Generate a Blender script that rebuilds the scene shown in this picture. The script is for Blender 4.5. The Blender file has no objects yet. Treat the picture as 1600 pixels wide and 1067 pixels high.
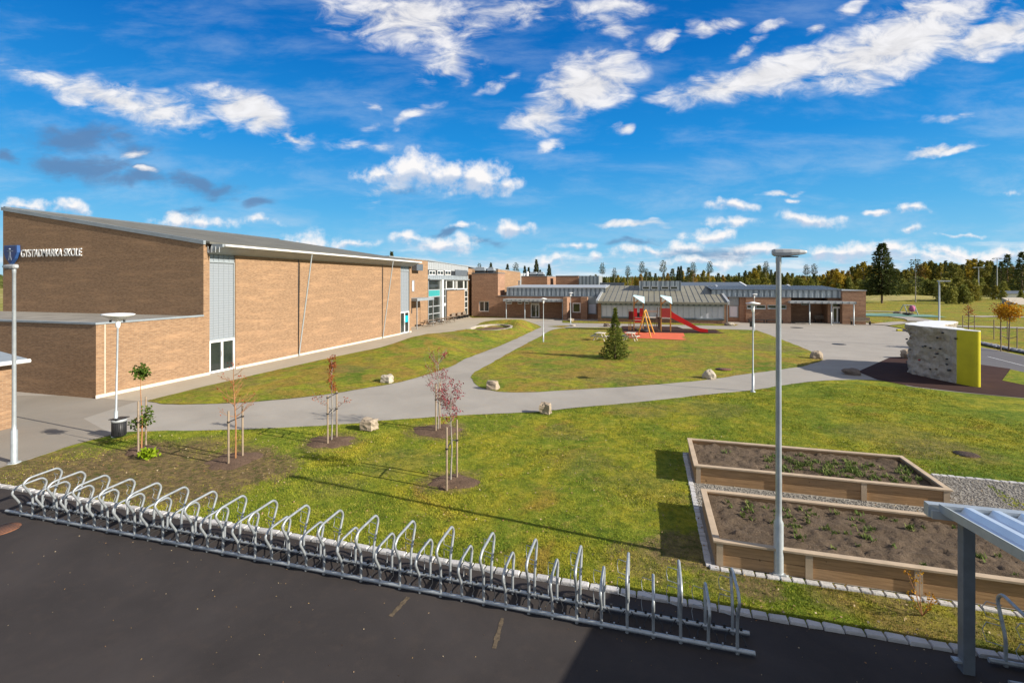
import bpy, math, random
import numpy as np
from mathutils import Vector, noise as mnoise
from mathutils.geometry import delaunay_2d_cdt
R = math.radians
random.seed(7); rng = np.random.default_rng(7)
S = bpy.context.scene
COL = S.collection
# ------------------------------------------------------------------ survey: a camera 5.5 m up, 17 mm lens
F = 755.0; HZ = 441.0; H = 5.5; A = math.atan(214/755.0)
ca, sa = math.cos(A), math.sin(A)
def ray(px):
    u = (px-800)/F; return (u*ca-sa, u*sa+ca)
def G(px, py, z=0.0):                       # ground position seen at a survey mark
    d = F*(H-z)/(py-HZ); v = ray(px); return (v[0]*d, v[1]*d)
def YX(px, X): v = ray(px); return v[1]*X/v[0]          # Y on the plane X
def XY(px, Y): v = ray(px); return v[0]*Y/v[1]          # X on the plane Y
def ZX(px, py, X): return H-(py-HZ)/F*(X/ray(px)[0])
def ZY(px, py, Y): return H-(py-HZ)/F*(Y/ray(px)[1])
# ------------------------------------------------------------------ object helpers
ORG = {}
def tag(o, label=None, cat=None, group=None, kind=None):
    if label: o['label'] = label
    if cat: o['category'] = cat
    if group: o['group'] = group
    if kind: o['kind'] = kind
    return o
def thing(name, label, cat, loc=(0, 0, 0), rz=0, group=None):
    o = bpy.data.objects.new(name, None); COL.objects.link(o)
    o.empty_display_size = .3
    o.location = loc; o.rotation_euler = (0, 0, rz); ORG[o.name] = Vector(loc)
    return tag(o, label, cat, group)
class MB:
    def __init__(s): s.v = []; s.f = []; s.sm = []
    def add(s, vs, fs, sm=False):
        n = len(s.v); s.v += [tuple(p) for p in vs]
        s.f += [tuple(i+n for i in f) for f in fs]; s.sm += [sm]*len(fs); return s
    def hexa(s, b, t):
        return s.add(list(b)+list(t), [(3,2,1,0),(4,5,6,7),(0,1,5,4),(1,2,6,5),(2,3,7,6),(3,0,4,7)])
    def box(s, x0, x1, y0, y1, z0, z1):
        return s.hexa([(x0,y0,z0),(x1,y0,z0),(x1,y1,z0),(x0,y1,z0)], [(x0,y0,z1),(x1,y0,z1),(x1,y1,z1),(x0,y1,z1)])
    def cbox(s, c, size, rz=0, tilt=0):
        x, y, z = [q/2 for q in size]; vs = []
        for sz in (-z, z):
            for sx, sy in ((-x,-y),(x,-y),(x,y),(-x,y)):
                X, Z = sx*math.cos(tilt)+sz*math.sin(tilt), -sx*math.sin(tilt)+sz*math.cos(tilt)
                vs.append((c[0]+X*math.cos(rz)-sy*math.sin(rz), c[1]+X*math.sin(rz)+sy*math.cos(rz), c[2]+Z))
        return s.hexa(vs[:4], vs[4:])
    def prism(s, poly, z0, z1):
        n = len(poly)
        vs = [(p[0],p[1],z0) for p in poly]+[(p[0],p[1],z1) for p in poly]
        return s.add(vs, [tuple(range(n-1,-1,-1)), tuple(range(n,2*n))]+[(i,(i+1)%n,n+(i+1)%n,n+i) for i in range(n)])
    def xz(s, poly, y0, y1):                 # polygon in x,z swept along y
        n = len(poly); vs = [(p[0],y0,p[1]) for p in poly]+[(p[0],y1,p[1]) for p in poly]
        return s.add(vs, [tuple(range(n)), tuple(range(2*n-1,n-1,-1))]+[(i,n+i,n+(i+1)%n,(i+1)%n) for i in range(n)])
    def yz(s, poly, x0, x1):
        n = len(poly); vs = [(x0,p[0],p[1]) for p in poly]+[(x1,p[0],p[1]) for p in poly]
        return s.add(vs, [tuple(range(n-1,-1,-1)), tuple(range(n,2*n))]+[(i,(i+1)%n,n+(i+1)%n,n+i) for i in range(n)])
    def tube(s, pts, r, n=8, cap=True):
        pts = [Vector(p) for p in pts]; rs = r if isinstance(r, (list, tuple)) else [r]*len(pts)
        vs = []; up = None
        for i, p in enumerate(pts):
            a = pts[max(i-1,0)]; b = pts[min(i+1,len(pts)-1)]; t = (b-a).normalized()
            if up is None: up = Vector((0,0,1)) if abs(t.z) < .9 else Vector((1,0,0))
            x = t.cross(up).normalized(); y = x.cross(t).normalized(); up = y
            for k in range(n):
                w = 2*math.pi*k/n; vs.append(p+(x*math.cos(w)+y*math.sin(w))*rs[i])
        m = len(pts)
        fs = [(i*n+k, i*n+(k+1)%n, (i+1)*n+(k+1)%n, (i+1)*n+k) for i in range(m-1) for k in range(n)]
        s.add(vs, fs, True)
        if cap: s.add(vs[:n], [tuple(range(n-1,-1,-1))]); s.add(vs[-n:], [tuple(range(n))])
        return s
    def lathe(s, prof, c=(0,0,0), n=20, sm=True):
        vs = []
        for r, z in prof:
            for k in range(n):
                w = 2*math.pi*k/n; vs.append((c[0]+r*math.cos(w), c[1]+r*math.sin(w), c[2]+z))
        m = len(prof)
        s.add(vs, [(i*n+k, i*n+(k+1)%n, (i+1)*n+(k+1)%n, (i+1)*n+k) for i in range(m-1) for k in range(n)], sm)
        s.add(vs[:n], [tuple(range(n-1,-1,-1))]); s.add(vs[-n:], [tuple(range(n))]); return s
    def build(s, name, mat, parent=None, bevel=0):
        o0 = ORG.get(parent.name, Vector((0,0,0))) if parent else Vector((0,0,0))
        me = bpy.data.meshes.new(name)
        me.from_pydata([(p[0]-o0[0], p[1]-o0[1], p[2]-o0[2]) for p in s.v], [], s.f)
        me.polygons.foreach_set('use_smooth', s.sm)
        me.materials.append(mat); me.update()
        o = bpy.data.objects.new(name, me); COL.objects.link(o)
        if parent: o.parent = parent; ORG[o.name] = o0
        if bevel:
            b = o.modifiers.new('bevel', 'BEVEL'); b.width = bevel; b.segments = 2; b.limit_method = 'ANGLE'
        return o
def rawmesh(name, verts, faces, mat, parent=None, smooth=False):
    verts = np.asarray(verts, dtype=np.float32); faces = np.asarray(faces, dtype=np.int32)
    me = bpy.data.meshes.new(name); nf, k = faces.shape
    me.vertices.add(len(verts)); me.vertices.foreach_set('co', verts.ravel())
    me.loops.add(nf*k); me.loops.foreach_set('vertex_index', faces.ravel())
    me.polygons.add(nf); me.polygons.foreach_set('loop_start', np.arange(0, nf*k, k, dtype=np.int32))
    if smooth: me.polygons.foreach_set('use_smooth', [True]*nf)
    me.materials.append(mat); me.update(calc_edges=True); me.validate()
    o = bpy.data.objects.new(name, me); COL.objects.link(o)
    if parent: o.parent = parent; ORG[o.name] = ORG.get(parent.name, Vector((0,0,0)))
    return o
KIDS = {}
def copy_tree(o, parent=None):
    c = o.copy(); COL.objects.link(c)
    if parent: c.parent = parent
    for ch in [q for q in bpy.data.objects if q.parent == o]: copy_tree(ch, c)
    return c
# ------------------------------------------------------------------ materials
def newmat(name):
    m = bpy.data.materials.new(name); m.use_nodes = True
    nt = m.node_tree; return m, nt, nt.nodes['Principled BSDF']
def N(nt, t, **k):
    n = nt.nodes.new(t)
    for a, b in k.items(): setattr(n, a, b)
    return n
def noise_node(nt, vec, scale, detail=4, rough=.6, dist=0):
    n = N(nt, 'ShaderNodeTexNoise'); n.inputs['Scale'].default_value = scale
    n.inputs['Detail'].default_value = detail; n.inputs['Roughness'].default_value = rough
    n.inputs['Distortion'].default_value = dist
    if vec is not None: nt.links.new(vec, n.inputs['Vector'])
    return n.outputs['Fac']
def ramp(nt, fac, stops, interp='LINEAR'):
    r = N(nt, 'ShaderNodeValToRGB'); r.color_ramp.interpolation = interp
    e = r.color_ramp.elements
    while len(e) < len(stops): e.new(.5)
    for i, (p, c) in enumerate(stops):
        e[i].position = p; e[i].color = (c[0], c[1], c[2], 1) if isinstance(c, (tuple, list)) else (c, c, c, 1)
    nt.links.new(fac, r.inputs['Fac']); return r.outputs['Color']
def mix(nt, fac, a, b, mode='MIX'):
    m = N(nt, 'ShaderNodeMix', data_type='RGBA', blend_type=mode)
    for sock, v in ((m.inputs['Factor'], fac), (m.inputs['A'], a), (m.inputs['B'], b)):
        if hasattr(v, 'is_output') or isinstance(v, bpy.types.NodeSocket): nt.links.new(v, sock)
        elif isinstance(v, (int, float)): sock.default_value = v
        else: sock.default_value = (v[0], v[1], v[2], 1)
    return m.outputs['Result']
def math_(nt, op, a, b=None, c=None, clamp=False):
    m = N(nt, 'ShaderNodeMath', operation=op, use_clamp=clamp)
    for i, v in enumerate((a, b, c)):
        if v is None: continue
        if isinstance(v, bpy.types.NodeSocket): nt.links.new(v, m.inputs[i])
        else: m.inputs[i].default_value = v
    return m.outputs[0]
def bump(nt, p, h, strength=.3, dist=.02):
    b = N(nt, 'ShaderNodeBump'); b.inputs['Strength'].default_value = strength; b.inputs['Distance'].default_value = dist
    nt.links.new(h, b.inputs['Height']); nt.links.new(b.outputs['Normal'], p.inputs['Normal'])
def pos(nt): return N(nt, 'ShaderNodeNewGeometry').outputs['Position']
def simple(name, c, rough=.6, metal=0, var=.15, scale=3, bstr=0, bscale=60, spec=.5, obj=False):
    m, nt, p = newmat(name)
    v = N(nt, 'ShaderNodeTexCoord').outputs['Object'] if obj else pos(nt)
    f = noise_node(nt, v, scale, 5)
    lo = tuple(q*(1-var) for q in c); hi = tuple(min(1, q*(1+var)) for q in c)
    nt.links.new(ramp(nt, f, [(.3, lo), (.7, hi)]), p.inputs['Base Color'])
    p.inputs['Roughness'].default_value = rough; p.inputs['Metallic'].default_value = metal
    p.inputs['Specular IOR Level'].default_value = spec
    if bstr: bump(nt, p, noise_node(nt, v, bscale, 3), bstr, .01)
    return m
def brick_mat(name, c1, c2, c3, mortar, streak=1.0):
    m, nt, p = newmat(name)
    g = N(nt, 'ShaderNodeNewGeometry'); sp = N(nt, 'ShaderNodeSeparateXYZ'); nt.links.new(g.outputs['Position'], sp.inputs[0])
    sn = N(nt, 'ShaderNodeSeparateXYZ'); nt.links.new(g.outputs['True Normal'], sn.inputs[0])
    isx = math_(nt, 'GREATER_THAN', math_(nt, 'ABSOLUTE', sn.outputs[0]), .7)
    u = math_(nt, 'ADD', math_(nt, 'MULTIPLY', sp.outputs[1], isx), math_(nt, 'MULTIPLY', sp.outputs[0], math_(nt, 'SUBTRACT', 1, isx)))
    cb = N(nt, 'ShaderNodeCombineXYZ'); nt.links.new(u, cb.inputs[0]); nt.links.new(sp.outputs[2], cb.inputs[1])
    b = N(nt, 'ShaderNodeTexBrick'); nt.links.new(cb.outputs[0], b.inputs['Vector'])
    b.inputs['Scale'].default_value = 1; b.inputs['Brick Width'].default_value = .24; b.inputs['Row Height'].default_value = .075
    b.inputs['Mortar Size'].default_value = .007; b.inputs['Mortar Smooth'].default_value = .3; b.inputs['Bias'].default_value = 0
    b.inputs['Color1'].default_value = (*c1, 1); b.inputs['Color2'].default_value = (*c2, 1); b.inputs['Mortar'].default_value = (*mortar, 1)
    mp = N(nt, 'ShaderNodeMapping'); mp.inputs['Scale'].default_value = (.22, 1.6, 1); nt.links.new(cb.outputs[0], mp.inputs[0])
    s1 = noise_node(nt, mp.outputs[0], 1.6, 7, .7)
    mp2 = N(nt, 'ShaderNodeMapping'); mp2.inputs['Scale'].default_value = (4.1, 13.3, 1); nt.links.new(cb.outputs[0], mp2.inputs[0])
    s2 = noise_node(nt, mp2.outputs[0], 1.0, 2, .6)
    c = mix(nt, ramp(nt, s2, [(.45, 0.), (.62, 1.)]), b.outputs['Color'], c3, 'MIX')
    c = mix(nt, .5, b.outputs['Color'], c)
    c = mix(nt, math_(nt, 'MULTIPLY', ramp(nt, s1, [(.50, 0.), (.66, 1.)]), .55*streak), c, tuple(min(1, q*1.35) for q in c1))
    c = mix(nt, math_(nt, 'MULTIPLY', ramp(nt, s1, [(.25, 1.), (.42, 0.)]), .35*streak), c, tuple(q*.72 for q in c2))
    nt.links.new(c, p.inputs['Base Color']); p.inputs['Roughness'].default_value = .9; p.inputs['Specular IOR Level'].default_value = .2
    bump(nt, p, b.outputs['Fac'], -.5, .012)
    return m
M = {}
M['brick'] = brick_mat('hall_brick', (.325,.20,.113), (.265,.16,.09), (.165,.10,.062), (.32,.245,.17))
M['brick_dark'] = brick_mat('wing_brick', (.36,.21,.13), (.29,.16,.10), (.17,.09,.06), (.28,.21,.16))
M['plinth'] = simple('plinth', (.62,.56,.46), .9, var=.12, scale=4)
M['zinc'] = simple('zinc', (.30,.34,.365), .55, .25, .12, 1.5)
M['zinc_light'] = simple('zinc_light', (.40,.42,.43), .5, .2, .08, 2)
M['zinc_dark'] = simple('zinc_dark', (.12,.14,.16), .55, .25, .15, 2)
M['roof_olive'] = simple('roof_olive', (.205,.195,.15), .7, .0, .15, .6)
M['membrane'] = simple('roof_membrane', (.125,.122,.102), .9, 0, .25, .5, .2, 20)
M['flatroof'] = simple('flat_roof', (.22,.205,.18), .95, 0, .3, .6, .3, 12)
M['white'] = simple('white_paint', (.78,.78,.76), .45, 0, .04, 4)
M['dark'] = simple('dark_metal', (.03,.032,.035), .5, .2, .2, 5)
M['black'] = simple('black_plastic', (.02,.02,.022), .5, 0, .2, 6)
M['rubberblack'] = simple('black_rubber', (.015,.015,.016), .7, 0, .2, 6)
M['teal'] = simple('teal_panel', (.04,.30,.30), .4, 0, .08, 2)
M['turq'] = simple('blue_sticker', (.0,.45,.62), .5, 0, .05, 2)
M['blue'] = simple('shield_blue', (.008,.03,.15), .4, 0, .1, 4)
M['bluerim'] = simple('shield_rim', (.03,.09,.26), .4, 0, .1, 4)
M['wood'] = simple('bed_wood', (.37,.225,.115), .8, 0, .3, 3, .3, 40)
def grain(name, c):
    m, nt, p = newmat(name); v = pos(nt); mp = N(nt, 'ShaderNodeMapping'); mp.inputs['Scale'].default_value = (.5, 9, 9); nt.links.new(v, mp.inputs[0])
    n1 = noise_node(nt, mp.outputs[0], 3, 6, .7, .4); n2 = noise_node(nt, v, 1.1, 4, .6); n3 = noise_node(nt, v, 7, 2)
    col = ramp(nt, n1, [(.3, tuple(q*.62 for q in c)), (.5, c), (.7, tuple(q*1.3 for q in c))])
    col = mix(nt, math_(nt, 'MULTIPLY', ramp(nt, n2, [(.45, 0.), (.65, 1.)]), .45), col, (c[0]*.8, c[1]*.9, c[2]*1.1))
    col = mix(nt, math_(nt, 'MULTIPLY', ramp(nt, n3, [(.72, 0.), (.76, 1.)]), .7), col, tuple(q*.3 for q in c))
    nt.links.new(col, p.inputs['Base Color']); p.inputs['Roughness'].default_value = .85; p.inputs['Specular IOR Level'].default_value = .15; bump(nt, p, n1, .5, .01); return m
M['wood'] = grain('bed_wood_boards', (.38,.235,.12))
M['woodtop'] = simple('bed_wood_top', (.44,.34,.235), .85, 0, .15, 3, .3, 40)
M['stake'] = simple('stake_wood', (.28,.215,.15), .85, 0, .2, 8, .2, 60, obj=True)
M['bark'] = simple('bark', (.16,.11,.075), .95, 0, .35, 8, .5, 50, obj=True)
M['barkred'] = simple('bark_red', (.36,.17,.07), .9, 0, .25, 12, obj=True)
M['barkgrey'] = simple('bark_grey', (.3,.27,.23), .95, 0, .35, 8, obj=True)
M['oldwood'] = simple('weathered_wood', (.2,.155,.115), .9, 0, .25, 6)
M['towerwood'] = simple('tower_wood', (.50,.24,.06), .6, 0, .15, 6)
M['swingwood'] = simple('swing_wood', (.68,.34,.04), .6, 0, .12, 6)
M['greywood'] = simple('pale_wood', (.55,.5,.42), .85, 0, .15, 6)
M['red'] = simple('slide_red', (.55,.008,.012), .35, 0, .08, 2)
M['redpanel'] = simple('panel_red', (.33,.035,.03), .6, 0, .15, 8)
M['paleroof'] = simple('pale_blue_canvas', (.40,.56,.60), .6, 0, .06, 5)
M['yellow'] = simple('yellow_coating', (.52,.46,.008), .45, 0, .1, 1.5, .1, 20)
M['pink'] = simple('pink_fabric', (.45,.12,.24), .8, 0, .3, 10)
M['rope'] = simple('rope', (.12,.08,.06), .9)
M['redmat'] = simple('red_rubber', (.60,.115,.045), .9, 0, .12, 3, .2, 60)
M['tealmat'] = simple('teal_rubber', (.12,.24,.18), .9, 0, .15, 1)
M['concrete'] = simple('concrete', (.38,.34,.28), .9, 0, .15, 4, .2, 30)
M['blinds'] = simple('blind_fabric', (.60,.61,.68), .6, 0, .05, 3)
M['slide_steel'] = simple('steel', (.5,.52,.54), .35, .7, .1, 5)
def galv():
    m, nt, p = newmat('galvanised_steel'); v = pos(nt)
    f = noise_node(nt, v, 9, 6, .7); f2 = noise_node(nt, v, 45, 2)
    nt.links.new(ramp(nt, f, [(.3, (.27,.30,.32)), (.7, (.47,.50,.51))]), p.inputs['Base Color'])
    p.inputs['Metallic'].default_value = .45
    nt.links.new(ramp(nt, f2, [(.3, .34), (.7, .55)]), p.inputs['Roughness']); return m
M['galv'] = galv()
M['galv_pole'] = simple('lamp_pole_metal', (.42,.46,.48), .45, .4, .12, 6)
def glass():
    m, nt, p = newmat('window_glass'); v = pos(nt)
    f = noise_node(nt, v, .7, 3)
    nt.links.new(ramp(nt, f, [(.3, (.012,.018,.018)), (.7, (.035,.045,.042))]), p.inputs['Base Color'])
    p.inputs['Roughness'].default_value = .05; p.inputs['Specular IOR Level'].default_value = .7; return m
M['glass'] = glass()
def slats(name, c1, c2, step, axis='z', rough=.5, metal=.2):
    m, nt, p = newmat(name); sp = N(nt, 'ShaderNodeSeparateXYZ'); nt.links.new(pos(nt), sp.inputs[0])
    z = math_(nt, 'FRACT', math_(nt, 'DIVIDE', sp.outputs[2], step))
    nt.links.new(ramp(nt, z, [(.0, c2), (.14, c2), (.22, c1), (1., c1)]), p.inputs['Base Color'])
    p.inputs['Roughness'].default_value = rough; p.inputs['Metallic'].default_value = metal; return m
M['blindslat'] = slats('venetian_blind', (.30,.33,.36), (.2,.225,.25), .15)
def rib_shadows(name, c1, c2, step):
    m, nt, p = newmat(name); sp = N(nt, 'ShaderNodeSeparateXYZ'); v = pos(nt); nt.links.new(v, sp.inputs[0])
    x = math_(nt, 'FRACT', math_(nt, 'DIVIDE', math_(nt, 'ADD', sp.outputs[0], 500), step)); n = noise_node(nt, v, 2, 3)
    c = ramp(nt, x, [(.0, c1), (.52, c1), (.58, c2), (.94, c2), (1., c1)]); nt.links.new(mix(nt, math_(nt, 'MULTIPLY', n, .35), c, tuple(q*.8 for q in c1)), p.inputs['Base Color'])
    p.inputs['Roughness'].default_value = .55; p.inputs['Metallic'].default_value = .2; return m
M['zinc_rib_shadow'] = rib_shadows('rib_shadow_zinc', (.40,.45,.48), (.15,.18,.205), .68)  # shadows of the cladding ribs painted in as dark stripes along X
# --- ground materials
def grass_mat(name, tone=1.0, brown=0.0, blade=False, patches=()):
    m, nt, p = newmat(name); v = pos(nt)
    n1 = noise_node(nt, v, .22, 5, .6, .6); n2 = noise_node(nt, v, .9, 6, .7, .3); n3 = noise_node(nt, v, 7, 6, .75); n4 = noise_node(nt, v, 38, 3, .7)
    t = tone
    base = ramp(nt, n1, [(.33, (.085*t,.145*t,.016)), (.45, (.19*t,.225*t,.025)), (.56, (.32*t,.285*t,.03)), (.66, (.16*t,.20*t,.022))])
    c = mix(nt, math_(nt, 'MULTIPLY', ramp(nt, n2, [(.40, 0.), (.60, 1.)]), .72), base, (.085*t,.145*t,.014))
    dry = ramp(nt, n2, [(.60-brown, 0.), (.72-brown, 1.)])
    c = mix(nt, math_(nt, 'MULTIPLY', dry, .6), c, (.29*t,.19*t,.075))
    n5 = noise_node(nt, v, .33, 4, .65, 1.0)
    c = mix(nt, math_(nt, 'MULTIPLY', ramp(nt, n5, [(.58-brown, 0.), (.68-brown, 1.)]), .6), c, (.30*t,.165*t,.05))
    for (px_, py_, r_, st) in patches:
        w = G(px_, py_); d = N(nt, 'ShaderNodeVectorMath', operation='DISTANCE'); nt.links.new(v, d.inputs[0]); d.inputs[1].default_value = (w[0], w[1], 0)
        k = math_(nt, 'ADD', math_(nt, 'SUBTRACT', 1, math_(nt, 'DIVIDE', d.outputs['Value'], r_)), math_(nt, 'MULTIPLY', math_(nt, 'SUBTRACT', n2, .5), 1.7))
        k = math_(nt, 'ADD', k, math_(nt, 'MULTIPLY', math_(nt, 'SUBTRACT', n3, .5), 1.1))
        soil = ramp(nt, n3, [(.35, (.10,.065,.038)), (.5, (.19,.125,.07)), (.68, (.27,.2,.10))])
        c = mix(nt, math_(nt, 'MULTIPLY', ramp(nt, k, [(-.12, 0.), (.32, 1.)]), st), c, soil)
    c = mix(nt, math_(nt, 'MULTIPLY', ramp(nt, n3, [(.34, 1.), (.5, 0.)]), .62), c, (.05*t,.075*t,.012))
    c = mix(nt, math_(nt, 'MULTIPLY', ramp(nt, n3, [(.56, 0.), (.7, 1.)]), .3), c, (.33*t,.31*t,.06))
    n6 = noise_node(nt, v, 2.6, 6, .8)
    c = mix(nt, math_(nt, 'MULTIPLY', ramp(nt, n6, [(.36, 1.), (.5, 0.)]), .68), c, (.055*t,.085*t,.012))
    c = mix(nt, math_(nt, 'MULTIPLY', ramp(nt, n6, [(.52, 0.), (.66, 1.)]), .55), c, (.34*t,.29*t,.07))
    if not blade:
        c = mix(nt, math_(nt, 'MULTIPLY', ramp(nt, n4, [(.32, 1.), (.5, 0.)]), .55), c, (.035*t,.04*t,.012))
        bump(nt, p, math_(nt, 'ADD', n4, math_(nt, 'MULTIPLY', n3, 1.3)), 1., .05)
    else:
        ob = N(nt, 'ShaderNodeNewGeometry').outputs['Random Per Island']
        c = mix(nt, .35, c, ramp(nt, ob, [(0, (.11*t,.14*t,.015)), (.5, (.25*t,.235*t,.03)), (.8, (.33*t,.26*t,.06)), (1, (.44*t,.35*t,.16))]))
    nt.links.new(c, p.inputs['Base Color']); p.inputs['Roughness'].default_value = .95; p.inputs['Specular IOR Level'].default_value = .1
    return m
NEAR_PATCH = [(40,742,2.6,.9),(110,735,1.6,.75),(200,740,2.6,.9),(320,745,2.4,.9),(130,758,2.2,.85),(290,765,1.6,.8),(400,740,1.0,.7),(262,712,1.9,.8),(395,735,1.4,.8),(1075,860,.9,.85),(1000,880,.8,.6),(1140,900,.8,.5),
              (1180,915,.5,.8),(1410,685,2.2,.35),(1480,705,1.4,.4),(840,632,1.3,.3),(880,675,1.0,.4),(1240,850,.3,.6),(1380,930,.6,.6),(1460,985,.9,.5),(1300,935,.5,.5),
              (1560,985,.7,.5),(221,703,1.1,.75),(368,719,1.5,.75),(518,690,1.2,.7),(684,673,1.3,.7),(704,753,.95,.75),(340,690,1.2,.5),(900,720,1.2,.3),(1000,760,1.3,.25),(620,720,1.4,.25),(520,760,1.0,.3),(1000,640,1.5,.4),(1110,638,1.8,.35),(1440,600,1.2,.3)]
M['grass'] = grass_mat('lawn_grass', 1.22, .0, False, NEAR_PATCH)
M['blades'] = grass_mat('grass_blades', 1.3, .0, True)
M['grass2'] = grass_mat('autumn_lawn_grass', 1.18, .11, False, [(680,524,2.2,.7),(700,538,1.6,.5),(372,600,2,.3),(548,580,1.5,.4),(820,505,1.6,.6),(850,585,2,.2),(810,505,1.5,.7),(1130,578,.5,.8),(1100,560,2,.25),(1210,545,3,.4),(950,590,2.4,.3)])
def field_mat():
    m, nt, p = newmat('rough_field'); v = pos(nt)
    mp = N(nt, 'ShaderNodeMapping'); mp.inputs['Scale'].default_value = (.5, 1, 1); nt.links.new(v, mp.inputs[0])
    n1 = noise_node(nt, mp.outputs[0], .05, 7, .65); n2 = noise_node(nt, mp.outputs[0], .5, 6, .75)
    c = ramp(nt, n1, [(.35, (.15,.16,.035)), (.48, (.27,.25,.06)), (.6, (.38,.32,.13)), (.75, (.20,.2,.045))])
    c = mix(nt, math_(nt, 'MULTIPLY', ramp(nt, n2, [(.3, 1.), (.5, 0.)]), .6), c, (.05,.06,.02))
    nt.links.new(c, p.inputs['Base Color']); p.inputs['Roughness'].default_value = .95; p.inputs['Specular IOR Level'].default_value = .1
    bump(nt, p, n2, 1, .4); return m
M['field'] = field_mat()
def asphalt_mat(name, c, var=.15, big=.15, speck=.3, tint=None, crack=False, bs=.4):
    m, nt, p = newmat(name); v = pos(nt)
    n1 = noise_node(nt, v, .35, 5, .6, .5); n2 = noise_node(nt, v, 3, 5, .7); n3 = noise_node(nt, v, 120, 3, .7)
    a = tuple(q*(1-var) for q in c); b = tuple(q*(1+var) for q in c)
    col = ramp(nt, n1, [(.3, a), (.7, b)])
    if tint: col = mix(nt, math_(nt, 'MULTIPLY', ramp(nt, n2, [(.5, 0.), (.7, 1.)]), .35), col, tint)
    col = mix(nt, math_(nt, 'MULTIPLY', ramp(nt, n3, [(.55, 0.), (.75, 1.)]), speck), col, tuple(min(1, q*2.2) for q in c))
    col = mix(nt, math_(nt, 'MULTIPLY', ramp(nt, n3, [(.25, 1.), (.45, 0.)]), speck), col, tuple(q*.45 for q in c))
    if crack:
        vo = N(nt, 'ShaderNodeTexVoronoi', feature='DISTANCE_TO_EDGE'); vo.inputs['Scale'].default_value = .22
        wv = N(nt, 'ShaderNodeVectorMath', operation='ADD'); nn = N(nt, 'ShaderNodeTexNoise'); nn.inputs['Scale'].default_value = .8; nt.links.new(v, nn.inputs[0])
        nt.links.new(v, wv.inputs[0]); nt.links.new(nn.outputs['Color'], wv.inputs[1]); nt.links.new(wv.outputs[0], vo.inputs['Vector'])
        col = mix(nt, math_(nt, 'MULTIPLY', ramp(nt, vo.outputs['Distance'], [(0, 1.), (.006, 0.)]), .45), col, tuple(q*.5 for q in c))
    nt.links.new(col, p.inputs['Base Color']); p.inputs['Roughness'].default_value = .85; p.inputs['Specular IOR Level'].default_value = .25
    bump(nt, p, n3, bs, .008); return m
M['asphalt'] = asphalt_mat('dark_asphalt', (.039,.0335,.032), .3, tint=(.062,.048,.040), speck=.5)
M['path'] = asphalt_mat('gravel_path', (.315,.293,.258), .12, tint=(.37,.30,.22), speck=.3, bs=.25)
M['plaza'] = asphalt_mat('plaza_asphalt', (.32,.295,.26), .1, tint=(.33,.27,.2), speck=.25, crack=True, bs=.25)
M['yard'] = asphalt_mat('yard_asphalt', (.25,.225,.19), .12, tint=(.28,.23,.17), speck=.3, bs=.25)
M['pavers'] = asphalt_mat('walkway_concrete', (.37,.325,.255), .08, tint=(.3,.26,.2), speck=.15, bs=.2)
M['road'] = asphalt_mat('road_asphalt', (.12,.115,.12), .1, speck=.25, bs=.2)
def tilemat():
    m, nt, p = newmat('brown_rubber_tiles'); v = pos(nt)
    b = N(nt, 'ShaderNodeTexBrick'); b.offset = 0; nt.links.new(v, b.inputs['Vector'])
    b.inputs['Scale'].default_value = 1; b.inputs['Brick Width'].default_value = .5; b.inputs['Row Height'].default_value = .5; b.inputs['Mortar Size'].default_value = .008
    b.inputs['Color1'].default_value = (.05,.026,.022,1); b.inputs['Color2'].default_value = (.038,.02,.018,1); b.inputs['Mortar'].default_value = (.02,.012,.012,1)
    n = noise_node(nt, v, 1.2, 4); nt.links.new(mix(nt, math_(nt, 'MULTIPLY', n, .4), b.outputs['Color'], (.08,.045,.036)), p.inputs['Base Color'])
    p.inputs['Roughness'].default_value = .95; p.inputs['Specular IOR Level'].default_value = .1; return m
M['tiles'] = tilemat()
def soil_mat(name, c, chip=(.4,.33,.25)):
    m, nt, p = newmat(name); v = pos(nt); n1 = noise_node(nt, v, 1.5, 6, .7); n2 = noise_node(nt, v, 22, 5, .75)
    col = ramp(nt, n1, [(.3, tuple(q*.7 for q in c)), (.7, tuple(q*1.3 for q in c))])
    col = mix(nt, math_(nt, 'MULTIPLY', ramp(nt, n2, [(.3, 1.), (.5, 0.)]), .7), col, tuple(q*.35 for q in c))
    col = mix(nt, math_(nt, 'MULTIPLY', ramp(nt, n2, [(.62, 0.), (.7, 1.)]), .55), col, chip)
    nt.links.new(col, p.inputs['Base Color']); p.inputs['Roughness'].default_value = 1; p.inputs['Specular IOR Level'].default_value = .1
    bump(nt, p, n2, 1., .05); return m
M['soil'] = soil_mat('garden_soil', (.135,.10,.07))
M['mulch'] = soil_mat('bark_mulch', (.15,.10,.07), (.3,.2,.15))
def stone_mat(name, c, var=.3, obj=True):
    m, nt, p = newmat(name); v = N(nt, 'ShaderNodeTexCoord').outputs['Object'] if obj else pos(nt)
    n1 = noise_node(nt, v, 3, 6, .7); n2 = noise_node(nt, v, 25, 4, .7)
    col = ramp(nt, n1, [(.3, tuple(q*(1-var) for q in c)), (.65, tuple(min(1, q*(1+var)) for q in c))])
    isl = N(nt, 'ShaderNodeNewGeometry').outputs['Random Per Island']
    col = mix(nt, .25, col, ramp(nt, isl, [(0, tuple(q*.6 for q in c)), (1, tuple(min(1, q*1.5) for q in c))]))
    nt.links.new(col, p.inputs['Base Color']); p.inputs['Roughness'].default_value = .9; p.inputs['Specular IOR Level'].default_value = .2
    bump(nt, p, math_(nt, 'ADD', n1, math_(nt, 'MULTIPLY', n2, .4)), .8, .03); return m
M['sett'] = stone_mat('granite_setts', (.46,.45,.44), .15, False)
M['rock'] = stone_mat('boulder_stone', (.33,.27,.20))
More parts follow.
